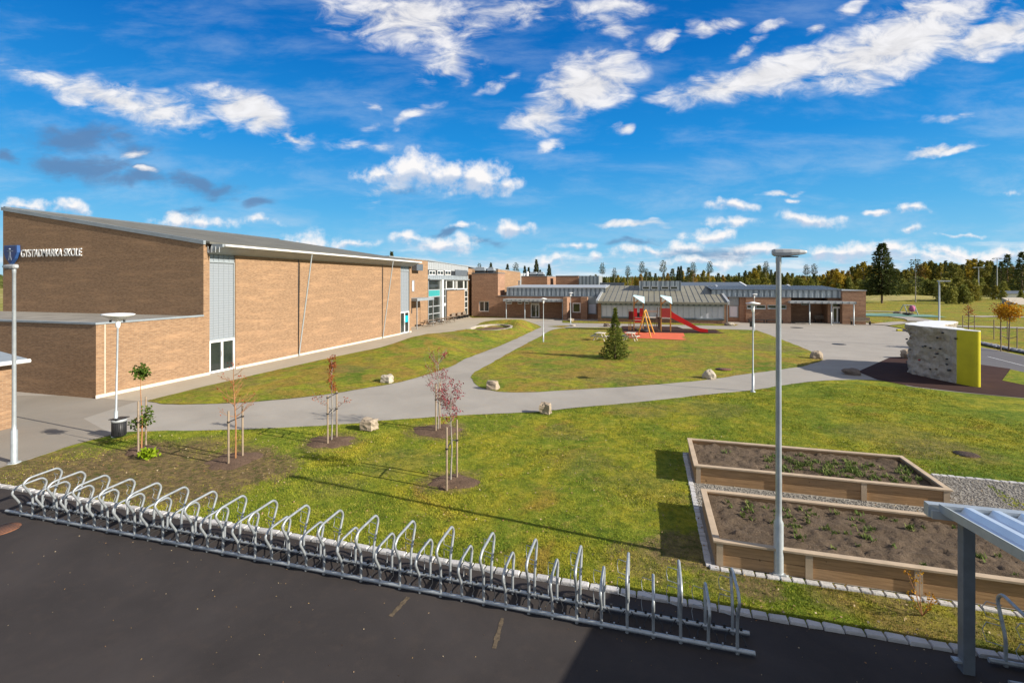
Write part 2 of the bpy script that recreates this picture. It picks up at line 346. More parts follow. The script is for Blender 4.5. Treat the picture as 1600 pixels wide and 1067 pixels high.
M['rockwhite'] = stone_mat('pale_stone', (.40,.355,.285), .15)
M['rockdark'] = stone_mat('dark_stone', (.16,.13,.11))
M['pebble'] = stone_mat('gravel_stones', (.25,.235,.21), .2, False)
M['cobble'] = stone_mat('drain_stones', (.27,.28,.31), .2, False)
def climb_mat():
    m, nt, p = newmat('climbing_rock'); v = pos(nt); mp = N(nt, 'ShaderNodeMapping'); mp.inputs['Scale'].default_value = (1, 1, 1.6); nt.links.new(v, mp.inputs[0])
    n1 = noise_node(nt, mp.outputs[0], 1.6, 6, .7, .8); n2 = noise_node(nt, mp.outputs[0], 5, 6, .75, .5); n3 = noise_node(nt, v, 30, 3)
    c = ramp(nt, n1, [(.3, (.36,.31,.25)), (.5, (.46,.41,.34)), (.7, (.54,.50,.43))])
    c = mix(nt, math_(nt, 'MULTIPLY', ramp(nt, n2, [(.55, 0.), (.68, 1.)]), .6), c, (.24,.14,.08))
    c = mix(nt, math_(nt, 'MULTIPLY', ramp(nt, n2, [(.30, 1.), (.42, 0.)]), .7), c, (.11,.095,.08))
    nt.links.new(c, p.inputs['Base Color']); p.inputs['Roughness'].default_value = .9; p.inputs['Specular IOR Level'].default_value = .15
    bump(nt, p, math_(nt, 'ADD', n2, math_(nt, 'MULTIPLY', n3, .25)), 1, .09); return m
M['climb'] = climb_mat()
def leaf_mat(name, cols, trans=.22, objrand=True):
    m, nt, p = newmat(name)
    g = N(nt, 'ShaderNodeNewGeometry'); oi = N(nt, 'ShaderNodeObjectInfo')
    f = math_(nt, 'ADD', math_(nt, 'MULTIPLY', g.outputs['Random Per Island'], .55), math_(nt, 'MULTIPLY', oi.outputs['Random'], .45 if objrand else 0))
    if not objrand: f = g.outputs['Random Per Island']
    n = len(cols); c = ramp(nt, f, [(i/(n-1), q) for i, q in enumerate(cols)])
    v = N(nt, 'ShaderNodeTexCoord').outputs['Object']; nn = noise_node(nt, v, .5, 3)
    c = mix(nt, math_(nt, 'MULTIPLY', ramp(nt, nn, [(.35, 1.), (.6, 0.)]), .4), c, tuple(q*.5 for q in cols[0]))
    nt.links.new(c, p.inputs['Base Color']); p.inputs['Roughness'].default_value = .8; p.inputs['Specular IOR Level'].default_value = .15
    tr = N(nt, 'ShaderNodeBsdfTranslucent'); nt.links.new(c, tr.inputs['Color']); mx = N(nt, 'ShaderNodeMixShader'); mx.inputs[0].default_value = trans
    nt.links.new(p.outputs[0], mx.inputs[1]); nt.links.new(tr.outputs[0], mx.inputs[2]); nt.links.new(mx.outputs[0], nt.nodes['Material Output'].inputs['Surface'])
    return m
M['needle'] = leaf_mat('spruce_needles', [(.04,.055,.018),(.065,.085,.022),(.10,.115,.03),(.16,.155,.04)])
M['youngneedle'] = leaf_mat('young_spruce_needles', [(.06,.085,.018),(.11,.145,.025),(.18,.21,.035),(.30,.32,.06)], objrand=False)
M['pineneedle'] = leaf_mat('pine_needles', [(.05,.065,.03),(.075,.09,.04),(.11,.12,.05)])
M['leaf_g'] = leaf_mat('olive_leaves', [(.13,.145,.03),(.19,.185,.035),(.26,.225,.04),(.33,.26,.045)])
M['leaf_y'] = leaf_mat('yellow_leaves', [(.24,.21,.03),(.36,.28,.035),(.45,.32,.035),(.5,.31,.03)])
M['leaf_o'] = leaf_mat('rust_leaves', [(.22,.17,.04),(.30,.21,.045),(.38,.22,.05),(.27,.22,.06)])
M['leaf_bush'] = leaf_mat('willow_leaves', [(.15,.17,.04),(.22,.23,.05),(.3,.29,.06),(.4,.34,.07)])
M['leaf_red'] = leaf_mat('crimson_leaves', [(.22,.02,.03),(.36,.05,.07),(.45,.1,.12)], objrand=False)
M['leaf_rust'] = leaf_mat('red_brown_leaves', [(.26,.04,.015),(.38,.08,.03),(.4,.14,.05)], objrand=False)
M['leaf_green'] = leaf_mat('fresh_leaves', [(.05,.1,.012),(.09,.15,.02),(.16,.2,.03)], objrand=False)
M['leaf_weed'] = leaf_mat('weed_leaves', [(.08,.13,.03),(.15,.2,.05),(.24,.26,.08)], objrand=False)
M['leaf_lime'] = leaf_mat('lime_leaves', [(.2,.32,.01),(.32,.42,.02)], objrand=False)
M['leaf_orange'] = leaf_mat('orange_leaves', [(.45,.18,.01),(.6,.3,.01),(.62,.36,.02)], objrand=False)
M['leaf_fallen'] = leaf_mat('fallen_leaf_colours', [(.2,.11,.05),(.4,.28,.12),(.5,.42,.28),(.3,.14,.06)], objrand=False)
# ------------------------------------------------------------------ world + sun + camera
TOSUN = Vector((12.1, -1.36, 0)).normalized(); ELEV = R(26.6)
TOSUN = Vector((TOSUN.x*math.cos(ELEV), TOSUN.y*math.cos(ELEV), math.sin(ELEV)))
def world():
    w = bpy.data.worlds.new("World"); S.world = w; w.use_nodes = True; nt = w.node_tree
    bg = nt.nodes['Background']; bg.inputs['Strength'].default_value = .1
    sky = N(nt, 'ShaderNodeTexSky', sky_type='NISHITA'); sky.sun_disc = False
    sky.sun_elevation = ELEV; sky.sun_rotation = math.atan2(TOSUN.x, TOSUN.y); sky.air_density = 1.0; sky.dust_density = .3; sky.ozone_density = 2.0
    tc = N(nt, 'ShaderNodeTexCoord').outputs['Generated']
    def dot(v):
        d = N(nt, 'ShaderNodeVectorMath', operation='DOT_PRODUCT'); nt.links.new(tc, d.inputs[0]); d.inputs[1].default_value = v; return d.outputs['Value']
    fw = dot((-sa, ca, 0)); rt = dot((ca, sa, 0)); up = dot((0, 0, 1))
    fz = math_(nt, 'MAXIMUM', fw, .08)
    U = math_(nt, 'MULTIPLY_ADD', math_(nt, 'DIVIDE', rt, fz), 7.55, 8.0)
    V = math_(nt, 'MULTIPLY', math_(nt, 'DIVIDE', up, fz), 7.55)
    cb = N(nt, 'ShaderNodeCombineXYZ'); nt.links.new(U, cb.inputs[0]); nt.links.new(V, cb.inputs[1]); uv = cb.outputs[0]
    # domain warp
    def warp(src, scale, amp, det):
        n = N(nt, 'ShaderNodeTexNoise'); n.inputs['Scale'].default_value = scale; n.inputs['Detail'].default_value = det; nt.links.new(src, n.inputs['Vector'])
        s = N(nt, 'ShaderNodeVectorMath', operation='MULTIPLY_ADD'); nt.links.new(n.outputs['Color'], s.inputs[0]); s.inputs[1].default_value = (amp, amp*.6, 0)
        a = N(nt, 'ShaderNodeVectorMath', operation='SUBTRACT'); a.inputs[1].default_value = (amp*.5, amp*.3, 0)
        nt.links.new(src, s.inputs[2]); nt.links.new(s.outputs[0], a.inputs[0]); return a.outputs[0]
    wv = warp(uv, 1.3, .9, 3)
    prev = [None]
    def chain(lst, bottom=False):
        acc = None; sh = None
        for (px, py, sx, sy, an, am) in lst:
            mp = N(nt, 'ShaderNodeMapping', vector_type='TEXTURE'); src = wv
            if prev[0] is not None:      # evaluate the clouds one after another
                s0 = N(nt, 'ShaderNodeVectorMath', operation='MULTIPLY_ADD'); nt.links.new(prev[0], s0.inputs[0]); s0.inputs[1].default_value = (1e-5, 0, 0); nt.links.new(wv, s0.inputs[2]); src = s0.outputs[0]
            nt.links.new(src, mp.inputs['Vector'])
            mp.inputs['Location'].default_value = (px/100, (441-py)/100, 0); mp.inputs['Rotation'].default_value = (0, 0, R(an)); mp.inputs['Scale'].default_value = (sx/100, sy/100, 1)
            ln = N(nt, 'ShaderNodeVectorMath', operation='LENGTH'); nt.links.new(mp.outputs[0], ln.inputs[0])
            k = math_(nt, 'MULTIPLY', math_(nt, 'SUBTRACT', 1, ln.outputs['Value'], clamp=True), am)
            if bottom:
                s = N(nt, 'ShaderNodeSeparateXYZ'); nt.links.new(mp.outputs[0], s.inputs[0])
                q = math_(nt, 'MULTIPLY', k, math_(nt, 'MULTIPLY_ADD', s.outputs[1], -1, 0))
                sh = q if sh is None else math_(nt, 'ADD', sh, q)
            acc = k if acc is None else math_(nt, 'MAXIMUM', acc, k)
            prev[0] = math_(nt, 'ADD', acc, sh) if bottom else acc
        return acc, sh
    wisp = [(640,25,190,60,-6,1.),(700,95,70,55,40,.8),(800,20,150,30,0,.6),(690,120,22,28,60,.8),(170,150,210,36,-13,1.),(250,180,120,28,-10,.9),(390,180,118,38,-24,1.25),(455,213,55,9,-5,.9),
            (915,135,115,62,25,1.2),(850,180,75,30,20,1.),(960,95,70,28,30,.8),(970,200,28,14,25,.9),(850,222,40,13,30,.6),(955,42,60,20,-10,.6),(940,15,110,18,0,.7),
            (1120,140,130,34,12,1.),(1220,118,190,42,14,1.25),(1390,75,230,62,17,1.3),(1560,55,130,42,22,1.3),(1460,20,190,40,14,.9),(1170,75,45,14,30,.7),
            (1110,42,60,20,12,.85),(1035,60,35,18,20,.8),(1200,42,35,12,10,.7),(1270,45,25,14,50,.7),(1320,12,45,14,20,.7),(655,183,55,13,22,.75),(578,170,14,22,60,.5),(575,198,30,9,10,.45),
            (775,130,40,12,45,.55),(730,128,22,9,20,.5),(1470,231,75,12,12,.95),(1485,185,50,8,12,.6),(1218,299,50,8,0,.8),(990,351,90,8,0,.85),(205,246,45,8,5,.8),(228,273,35,6,-4,.7),(575,228,70,14,-5,.5),(600,300,70,16,8,.55)]
    cum = [(642,262,62,42,0,1.3),(700,272,50,30,-10,1.2),(745,282,62,42,-8,1.3),(600,278,55,22,0,.9),(790,295,35,18,0,.9),(808,357,42,19,0,1.2),(1145,328,48,15,0,1.),(1262,343,75,17,0,1.1),(1110,372,60,14,0,1.),(1060,388,50,14,0,.9),
           (1140,355,50,10,0,.8),(1415,328,42,13,0,.9),(1370,332,30,8,0,.8),(1425,363,35,9,0,.8),(1500,366,60,5,0,.7),(1330,392,90,22,0,1.),(1180,395,60,14,0,.9),(1290,392,40,16,0,1.),(1390,395,60,14,0,.9),
           (1480,392,60,14,0,.9),(1560,395,80,16,0,1.),(1240,312,20,7,0,.7),(110,322,52,20,0,1.1),(40,318,50,14,0,.9),(300,350,85,16,0,.9),(490,375,60,26,0,1.1),(550,378,45,12,0,.8),(690,382,80,20,0,1.),(640,372,50,14,0,.9),
           (730,355,40,7,0,.7),(900,388,60,9,0,.8),(1010,395,70,12,0,.75),(940,403,18,9,0,1.),(860,408,60,12,0,.8),(400,345,60,10,0,.5),(1100,410,90,12,0,.8),(1430,405,120,12,0,.8),(1580,300,30,8,0,.4)]
    grey = [(130,215,120,34,0,.75),(210,240,70,26,0,.6),(120,258,110,30,-4,.9),(215,282,90,22,-4,.85),(320,288,85,24,-4,.9),(405,313,42,14,5,.8),(300,332,45,12,15,.7),(5,245,30,20,0,.9),(690,362,60,10,5,.7),(760,378,60,12,0,.5),(1120,398,160,16,0,.6),(1000,380,70,8,5,.6),(640,300,70,12,0,.5)]
    mw, _ = chain(wisp); mc, shc = chain(cum, True); mg, _ = chain(grey)
    sc = N(nt, 'ShaderNodeMapping'); sc.inputs['Scale'].default_value = (.8, 1.9, 1); sc.inputs['Rotation'].default_value = (0, 0, R(-14)); nt.links.new(uv, sc.inputs[0])
    nf = noise_node(nt, sc.outputs[0], 1.9, 8, .62, .5)
    nc = noise_node(nt, uv, 4.2, 8, .6)
    mm = lambda m, n, k, lo, hi: ramp(nt, math_(nt, 'ADD', m, math_(nt, 'MULTIPLY', math_(nt, 'SUBTRACT', n, .5), k)), [(lo, 0.), (hi, 1.)], 'EASE')
    gate = lambda m: ramp(nt, m, [(.0, 0.), (.3, 1.)])
    dw = math_(nt, 'MULTIPLY', mm(mw, nf, 2.6, -.02, 1.25), gate(mw))
    dc = math_(nt, 'MULTIPLY', mm(mc, nc, 2.1, .0, .95), gate(mc))
    dg = math_(nt, 'MULTIPLY', math_(nt, 'MULTIPLY', mm(mg, nf, 1.5, .05, .7), gate(mg)), .75)
    # low bank of broken cloud towards the horizon, all around
    az = N(nt, 'ShaderNodeMath', operation='ARCTAN2'); s3 = N(nt, 'ShaderNodeSeparateXYZ'); nt.links.new(tc, s3.inputs[0]); nt.links.new(s3.outputs[0], az.inputs[0]); nt.links.new(s3.outputs[1], az.inputs[1])
    cb2 = N(nt, 'ShaderNodeCombineXYZ'); nt.links.new(math_(nt, 'MULTIPLY', az.outputs[0], 7), cb2.inputs[0]); nt.links.new(math_(nt, 'MULTIPLY', up, 38), cb2.inputs[1])
    nb = noise_node(nt, cb2.outputs[0], 1.3, 8, .6); band = math_(nt, 'MULTIPLY', ramp(nt, up, [(0, .9), (.035, .85), (.075, .5), (.12, 0.)]), 1)
    db = math_(nt, 'MULTIPLY', ramp(nt, math_(nt, 'MULTIPLY', nb, math_(nt, 'ADD', band, .15)), [(.36, 0.), (.62, 1.)], 'EASE'), .55)
    # grade of the clear sky
    g = N(nt, 'ShaderNodeGamma'); g.inputs['Gamma'].default_value = SKYG; nt.links.new(sky.outputs[0], g.inputs[0])
    skyc = mix(nt, 1.0, g.outputs[0], SKYT, 'MULTIPLY')
    clear = ramp(nt, up, [(0, (.27,.43,.52)), (.06, (.12,.325,.49)), (.14, (.05,.25,.47)), (.26, (.008,.165,.43)), (.42, (.0,.095,.33)), (.6, (.0,.06,.24)), (1, (.005,.05,.18))])
    skyc = mix(nt, .93, skyc, mix(nt, 1.0, clear, (10, 10, 10), 'MULTIPLY'))
    # unseen broken cloud added behind the viewer and overhead to neutralise the fill light
    fill_cloud = math_(nt, 'MULTIPLY', math_(nt, 'MAXIMUM', ramp(nt, fw, [(.02, 1.), (.3, 0.)]), ramp(nt, up, [(.66, 0.), (.8, 1.)])), ramp(nt, noise_node(nt, tc, 2.2, 3, .6), [(.34, 0.), (.55, 1.)]))
    skyc = mix(nt, math_(nt, 'MULTIPLY', fill_cloud, .85), skyc, (3.7, 3.55, 3.4))
    vl = N(nt, 'ShaderNodeMapping'); vl.inputs['Scale'].default_value = (.45, 1.6, 1); vl.inputs['Rotation'].default_value = (0, 0, R(-8)); nt.links.new(uv, vl.inputs[0])
    veil = math_(nt, 'MULTIPLY', ramp(nt, noise_node(nt, vl.outputs[0], 1.1, 7, .64, .25), [(.42, 0.), (.8, 1.)], 'EASE'), ramp(nt, up, [(.0, .6), (.2, .36), (.5, .2)]))
    skyc = mix(nt, veil, skyc, (3.4, 4.1, 4.9))
    c = mix(nt, dg, skyc, GREYC)
    lit = ramp(nt, nf, [(.3, .74), (.62, 1.)])
    wc = mix(nt, 1., lit, WHITEC, 'MULTIPLY')
    bc = mix(nt, ramp(nt, nb, [(.45, 0.), (.62, 1.)]), LOWC, WHITEC)
    c = mix(nt, db, c, bc)
    c = mix(nt, math_(nt, 'MULTIPLY', dw, .93), c, wc)
    shade = math_(nt, 'MULTIPLY', ramp(nt, math_(nt, 'ADD', shc, math_(nt, 'MULTIPLY', math_(nt, 'SUBTRACT', .5, nc), .5)), [(-.06, 0.), (.2, 1.)]), .9)
    cc = mix(nt, shade, WHITEC, LOWC)
    c = mix(nt, dc, c, cc)
    nt.links.new(c, bg.inputs['Color'])
    w.cycles.sampling_method = 'NONE'
    S.cycles.max_bounces = 4; S.cycles.diffuse_bounces = 2; S.cycles.glossy_bounces = 2; S.cycles.transmission_bounces = 2
SKYG = 1.0; SKYT = (1, 1, 1); WHITEC = (7, 7, 7.2); GREYC = (2.2, 2.8, 3.8); LOWC = (3.6, 4.6, 6.0)
SKYG = 1.2; SKYT = (.3, .5, .62); WHITEC = (5.6, 5.5, 5.5); GREYC = (.75, 1.3, 2.4); LOWC = (2.9, 3.5, 4.5)
world()
sd = bpy.data.lights.new('sun', 'SUN'); sd.energy = 4.6; sd.angle = R(.5); sd.color = (1, .92, .80)
so = bpy.data.objects.new('sun', sd); COL.objects.link(so); so.rotation_euler = (-TOSUN).to_track_quat('-Z', 'Y').to_euler(); so.location = TOSUN*80
cd = bpy.data.cameras.new('camera'); cam = bpy.data.objects.new('camera', cd); COL.objects.link(cam); S.camera = cam
cd.lens = F/1600*36; cd.sensor_width = 36; cd.shift_y = -(533.5-HZ)/1600; cd.clip_end = 6000; cd.clip_start = .1
cam.location = (0, 0, H); cam.rotation_euler = (R(90), 0, A)
S.view_settings.view_transform = 'Standard'; S.view_settings.look = 'None'; S.view_settings.exposure = .8; S.view_settings.gamma = 1
# ------------------------------------------------------------------ ground
def inpoly(x, y, poly):
    x = np.asarray(x); y = np.asarray(y); r = np.zeros(x.shape, bool); n = len(poly)
    for i in range(n):
        x0, y0 = poly[i]; x1, y1 = poly[(i+1) % n]
        if y0 == y1: continue
        c = ((y0 > y) != (y1 > y)) & (x < (x1-x0)*(y-y0)/(y1-y0)+x0); r ^= c
    return r
def spline(pts, n=6, closed=False):
    out = []; m = len(pts)
    for i in range(m-1):
        p0 = pts[max(i-1,0)]; p1 = pts[i]; p2 = pts[i+1]; p3 = pts[min(i+2,m-1)]
        for k in range(n):
            t = k/n
            out.append(tuple(.5*((2*p1[j])+(-p0[j]+p2[j])*t+(2*p0[j]-5*p1[j]+4*p2[j]-p3[j])*t*t+(-p0[j]+3*p1[j]-3*p2[j]+p3[j])*t**3) for j in (0,1)))
    out.append(tuple(pts[-1])); return out
def wp(l): return [G(*p) for p in l]
def edge_dist(x, y, poly):
    d = np.full(np.shape(x), 1e9)
    for i in range(len(poly)):
        a = np.array(poly[i]); b = np.array(poly[(i+1) % len(poly)]); ab = b-a; L = max(ab@ab, 1e-9)
        t = np.clip(((x-a[0])*ab[0]+(y-a[1])*ab[1])/L, 0, 1); d = np.minimum(d, np.hypot(x-a[0]-t*ab[0], y-a[1]-t*ab[1]))
    return d
def sheet(name, poly, z, mat, step=None, hf=None, lab=None):
    pts = [Vector(p) for p in poly]; n = len(pts); edges = [(i, (i+1) % n) for i in range(n)]
    if step:
        xs = [p[0] for p in poly]; ys = [p[1] for p in poly]
        gx, gy = np.meshgrid(np.arange(min(xs), max(xs), step), np.arange(min(ys), max(ys), step)); gx = gx.ravel(); gy = gy.ravel()
        gx = gx+rng.uniform(-.2, .2, gx.size)*step; gy = gy+rng.uniform(-.2, .2, gy.size)*step
        k = inpoly(gx, gy, poly); gx, gy = gx[k], gy[k]; k = edge_dist(gx, gy, poly) > step*.4
        pts += [Vector(p) for p in zip(gx[k], gy[k])]
    vs, es, fs, *_ = delaunay_2d_cdt(pts, edges, [], 1, 1e-5)
    X = np.array([v[0] for v in vs]); Y = np.array([v[1] for v in vs]); Z = np.full(len(X), float(z))
    if hf is not None: Z = Z+hf(X, Y)
    b = MB(); b.add(list(zip(X, Y, Z)), [tuple(f) for f in fs], hf is not None)
    o = b.build(name, mat); tag(o, kind='structure'); return o
def vnoise(x, y, s, seed=0):
    return np.array([mnoise.fractal(Vector((a*s, b*s, seed)), 1., 2., 3) for a, b in zip(x, y)])
# base terrain: rough field reaching the horizon
def axis(lo, hi, fine, far):
    c = list(np.arange(lo, hi+.1, fine)); s = fine; a = lo; left = []
    while a > -far: s *= 1.35; a -= s; left.append(a)
    s = fine; a = hi; right = []
    while a < far: s *= 1.35; a += s; right.append(a)
    return np.array(left[::-1]+c+right)
ax = axis(-60, 150, 3.0, 3500); ay = axis(-10, 200, 3.0, 3500)
gx, gy = np.meshgrid(ax, ay); fx, fy = gx.ravel(), gy.ravel()
def terrain(x, y):
    z = -.06+0*x
    w = G(1425, 470)          # grassy hump behind the basket swing
    z = z+1.5*np.exp(-(((x-w[0]-2)/16)**2+((y-w[1]-12)/9)**2))
    far = np.clip((np.hypot(x, y)-150)/400, 0, 1)
    return z+far*1.2*(vnoise(x, y, .012)+.4)
tz = terrain(fx, fy); nx, ny = len(ax), len(ay)
fcs = [(j*nx+i, j*nx+i+1, (j+1)*nx+i+1, (j+1)*nx+i) for j in range(ny-1) for i in range(nx-1)]
tag(rawmesh('ground', np.stack([fx, fy, tz], 1), fcs, M['field'], smooth=True), kind='structure')
KY = 8.78
near_edge = [(-120,775),(-40,745),(0,731),(60,713),(110,697),(160,683),(200,675),(260,673),(340,672),(420,669),(500,665),(560,661),(610,656),(700,650),(780,646),(840,643),(900,637),(1000,628),(1100,617),(1172,610),(1224,602),(1275,595.5),(1327,593.5),(1368,594),(1400,598),(1430,605),(1500,613),(1600,622.5),(1720,636)]
def rag(pts, st=.35, amp=.045, closed=False):
    out = []; L = list(pts)+([pts[0]] if closed else [])
    for a, b in zip(L[:-1], L[1:]):
        a, b = Vector(a), Vector(b); d = (b-a).length; s_ = st*max(1, a.length/25); k = max(1, int(d/s_)); t_ = (b-a).normalized(); n_ = Vector((-t_.y, t_.x))
        for i in range(k): p = a+(b-a)*i/k; q = p+n_*amp*1.6*mnoise.fractal(Vector((p.x*1.6, p.y*1.6, 4.)), 1, 2, 3); out.append((q.x, q.y))
    if not closed: out.append(tuple(pts[-1]))
    return out
NE = rag(spline(wp(near_edge), 4))
NI = min(range(len(NE)), key=lambda i: math.dist(NE[i], G(205,675)))
near_poly = [(NE[0][0], KY)]+NE+[(60, NE[-1][1]), (60, KY)]
sheet('lawn', near_poly, .0, M['grass'], 1.2, lambda x, y: .035*vnoise(x, y, .5)*np.clip((y-9.2), 0, 1)*0.6)
sheet('asphalt', [(-60,-30),(60,-30),(60,KY),(-60,KY)], -.008, M['asphalt'])
# paved court: everything between the near lawn and the buildings
paved = NE+wp([(1720,636),(1720,590)])[1:]+wp([(1650,569),(1600,556),(1560,547.5),(1525,541),(1480,530),(1440,521),(1410,514),(1374,507),(1350,504)])+[(29,82),(-60,82),(-60, NE[0][1])]
sheet('court', paved, .002, M['plaza'])
# light gravel paths
pathp = wp([(130,654),(172,677)])+NE[NI:]+wp([(1700,620),(1620,600),(1435,556),(1390,558),(1340,572),(1290,572),(1275,566),(1130,560),(1120,516),(1150,516),(1150,505.5),(1020,504),(890,503),(888,500),(860,498),(800,498),(780,502),(700,545),(500,600),(300,620),(215,626.5)])
sheet('path', pathp, .008, M['path'])
yard = wp([(-700,618),(150,618.5),(215,627),(130,654),(175,679),(110,696),(60,712),(0,730),(-120,772),(-700,900)])
sheet('yard', yard, .014, M['yard'])
walk = wp([(150,622),(216,627.5)])+wp([(300,616),(500,590),(640,560),(760,520),(870,496)])+[(-14,73.2),(-45,73.2),(-45,48.2),(-25.3,48.2),(-25.3,16.9)]
sheet('walkway', walk, .02, M['pavers'])
sheet('road', wp([(1436,556),(1579,577.2),(1640,590),(1720,606),(1720,590),(1650,569.5),(1600,556.5),(1560,548),(1525,541.5),(1480,531)]), .008, M['road'])
l0 = wp([(1545,557.5),(1600,571.5),(1640,581)]); mb = MB()
for (a, b_) in zip(l0[:-1], l0[1:]):
    mb.add([(a[0],a[1],.014),(b_[0],b_[1],.014),(b_[0]-.05,b_[1]+.13,.014),(a[0]-.05,a[1]+.13,.014)], [(0,1,2,3)])
tag(mb.build('road_marking', M['white']), kind='structure')
# court game markings
mb = MB()
for p0, p1, w in (((1305,523),(1325,529),.1),((1362,525),(1372,526),.16),((1376,527),(1384,528),.16),((1386,529),(1393,530),.16),((1393,531),(1398,531.6),.16),((1367,527),(1377,528.5),.08)):
    a, c = G(*p0), G(*p1); mb.add([(a[0],a[1],.006),(c[0],c[1],.006),(c[0]+.05,c[1]+w,.006),(a[0]+.05,a[1]+w,.006)], [(0,1,2,3)])
tag(mb.build('court_marking', M['concrete']), kind='structure')
# asphalt scuff marks in the bike yard
mb = MB()
M['scuff'] = simple('scuff_mark', (.095,.07,.042), .9, 0, .5, 14)
for p0, p1, w in (((638,932),(610,962),.1),((785,965),(772,1012),.09)):
    a, c = Vector(G(*p0)), Vector(G(*p1)); nrm = Vector((-(c-a).y, (c-a).x)).normalized()*w/2; m_ = 8
    L = [a+(c-a)*i/m_ for i in range(m_+1)]
    for i in range(m_):
        w0 = random.uniform(.6, 1.1); w1 = w0
        mb.add([(*(L[i]-nrm*w0),-.0035),(*(L[i+1]-nrm*w1),-.0035),(*(L[i+1]+nrm*w1),-.0035),(*(L[i]+nrm*w0),-.0035)], [(0,1,2,3)])
tag(mb.build('yard_marking', M['scuff']), kind='structure')
# middle wedge lawn with mound
W1 = spline(wp([(231,627),(300,609),(400,586),(500,563),(600,542),(650,531),(700,524),(730,516),(745,508)]), 4)
W2 = spline(wp([(745,508),(756,503),(780,500),(812,500),(835,506),(846,511)]), 4)
W3 = spline(wp([(846,511),(790,537),(730,560),(705,573),(650,591),(600,602),(500,618),(400,628),(300,632),(250,631),(231,627)]), 4)
wedge = rag(W1+W2[1:]+W3[1:-1], .4, .06, True)
SP = G(768, 517, .0)
def wedge_h(x, y):
    d = edge_dist(x, y, wedge); e = np.clip(d/2.2, 0, 1); e = e*e*(3-2*e)
    c1 = G(668, 540); c2 = G(805, 512); c3 = G(745, 520)
    b = .75*np.exp(-(((x-c1[0])/3.4)**2+((y-c1[1])/6)**2))+.7*np.exp(-(((x-c2[0])/4)**2+((y-c2[1])/7)**2))+.55*np.exp(-(((x-c3[0])/4)**2+((y-c3[1])/6)**2))+.1
    hh = e*(b+.06*vnoise(x, y, .7)); c0 = G(767, 513.5, .3); q = np.hypot((x-c0[0])/2.05, (y-c0[1])/3.6); k = np.clip((q-1.0)/.45, 0, 1); return np.where(q < 1.75, hh*(k*1.0)+.30*(1-k), hh)*np.where(q < 1.0, .4, 1)
sheet('lawn', wedge, .03, M['grass2'], .7, wedge_h)
# central lawn
C1 = spline(wp([(735,590),(742,582),(760,572),(800,549),(840,528),(862,516),(880,512.5)]), 5)
C2 = wp([(900,512),(970,512),(1130,514.5),(1182,516)])
C3 = spline(wp([(1182,516),(1220,530),(1262,547),(1281,557),(1284,563),(1270,568),(1245,574),(1162,585),(1100,594),(1000,603),(900,609),(830,613),(780,612),(748,604),(735,590)]), 5)
central = rag(C1+C2+C3[:-1], .4, .06, True)
def flat_h(poly, a=.05):
    return lambda x, y: np.clip(edge_dist(x, y, poly)/.8, 0, 1)*(a+a*vnoise(x, y, .4))
sheet('lawn', central, .02, M['grass2'], .9, flat_h(central, .05))
s1 = wp([(880,501.5),(960,502.5),(1136,505),(1150,507.5),(1146,509),(1020,507.5),(900,505.5),(880,504)])
s1 = [(p[0], p[1]) for p in s1]+[]
strip = wp([(879,504.5),(1020,507),(1148,509.5)])+[(11.2,68.4),(-11.9,68.4)]
sheet('lawn', strip, .03, M['grass2'])
sheet('lawn', wp([(738,497),(800,496)])+[(-19.8,73.1),(-27.9,73.1)], .03, M['grass2'])
sheet('lawn', wp([(855,510.2),(880,508.8),(893,509.6),(878,512)]), .025, M['grass2'])
np_ = wp([(1579,577.5),(1566,595),(1640,610),(1720,622),(1720,608),(1640,591)])
sheet('lawn', np_, .03, M['grass'])
# right hand park: grass, paths
rp = wp([(1353,503),(1374,506),(1410,513),(1440,520.5),(1480,530.5),(1525,541.5),(1560,548),(1600,557),(1720,588),(2100,640)])+wp([(2100,476),(1700,470),(1500,468),(1353,473)])
def rp_h(x, y): return np.maximum(terrain(x, y)+.06, 0)+.03*np.clip((y-60)/40, 0, 1)
sheet('lawn', rp, .0, M['grass2'], 3.0, rp_h)
def strip_path(name, pts, w, z, mat):
    L = [Vector(p) for p in spline(wp(pts), 5)]; mb = MB()
    for i in range(len(L)-1):
        t = (L[i+1]-L[i]).normalized(); n0 = Vector((-t.y, t.x))*w/2
        if i == 0: pa, pb = L[i]-n0, L[i]+n0
        qa, qb = L[i+1]-n0, L[i+1]+n0
        mb.add([(pa.x,pa.y,z),(qa.x,qa.y,z),(qb.x,qb.y,z),(pb.x,pb.y,z)], [(0,1,2,3)]); pa, pb = qa, qb
    return tag(mb.build(name, mat), kind='structure')
strip_path('path', [(1374,508),(1420,504),(1460,509),(1530,511),(1600,513),(1700,515)], 2.2, .07, M['path'])
strip_path('path', [(1350,490),(1385,493),(1430,499),(1440,503)], 3.0, .09, M['path'])
strip_path('path', [(1345,486.5),(1370,487),(1405,488),(1420,489)], 2.0, .1, M['pavers'])
strip_path('path', [(1520,495.5),(1560,495),(1620,497)], 2.5, .09, M['pavers'])
tag(sheet('play_mat', wp([(1345,494.5),(1480,497),(1455,493),(1380,490.5),(1345,491)]), .13, M['tealmat']), kind='structure')
# rubber surfaces
sheet('rubber_mat', wp([(1340,581),(1391,558.5),(1436,556.5),(1579,576.5),(1566,595),(1640,610),(1640,628),(1600,622),(1500,612.5),(1430,604.5),(1371,593.5)]), .02, M['tiles'])
sheet('rubber_mat', wp([(972,510.5),(1058,511.5),(1068,515),(1118,516.5),(1133,522),(1060,521.8),(972,520.2)]), .095, M['tiles'])
sheet('rubber_mat', wp([(975,520.3),(1068,521.9),(1073,533),(983,529.3)]), .1, M['redmat'])
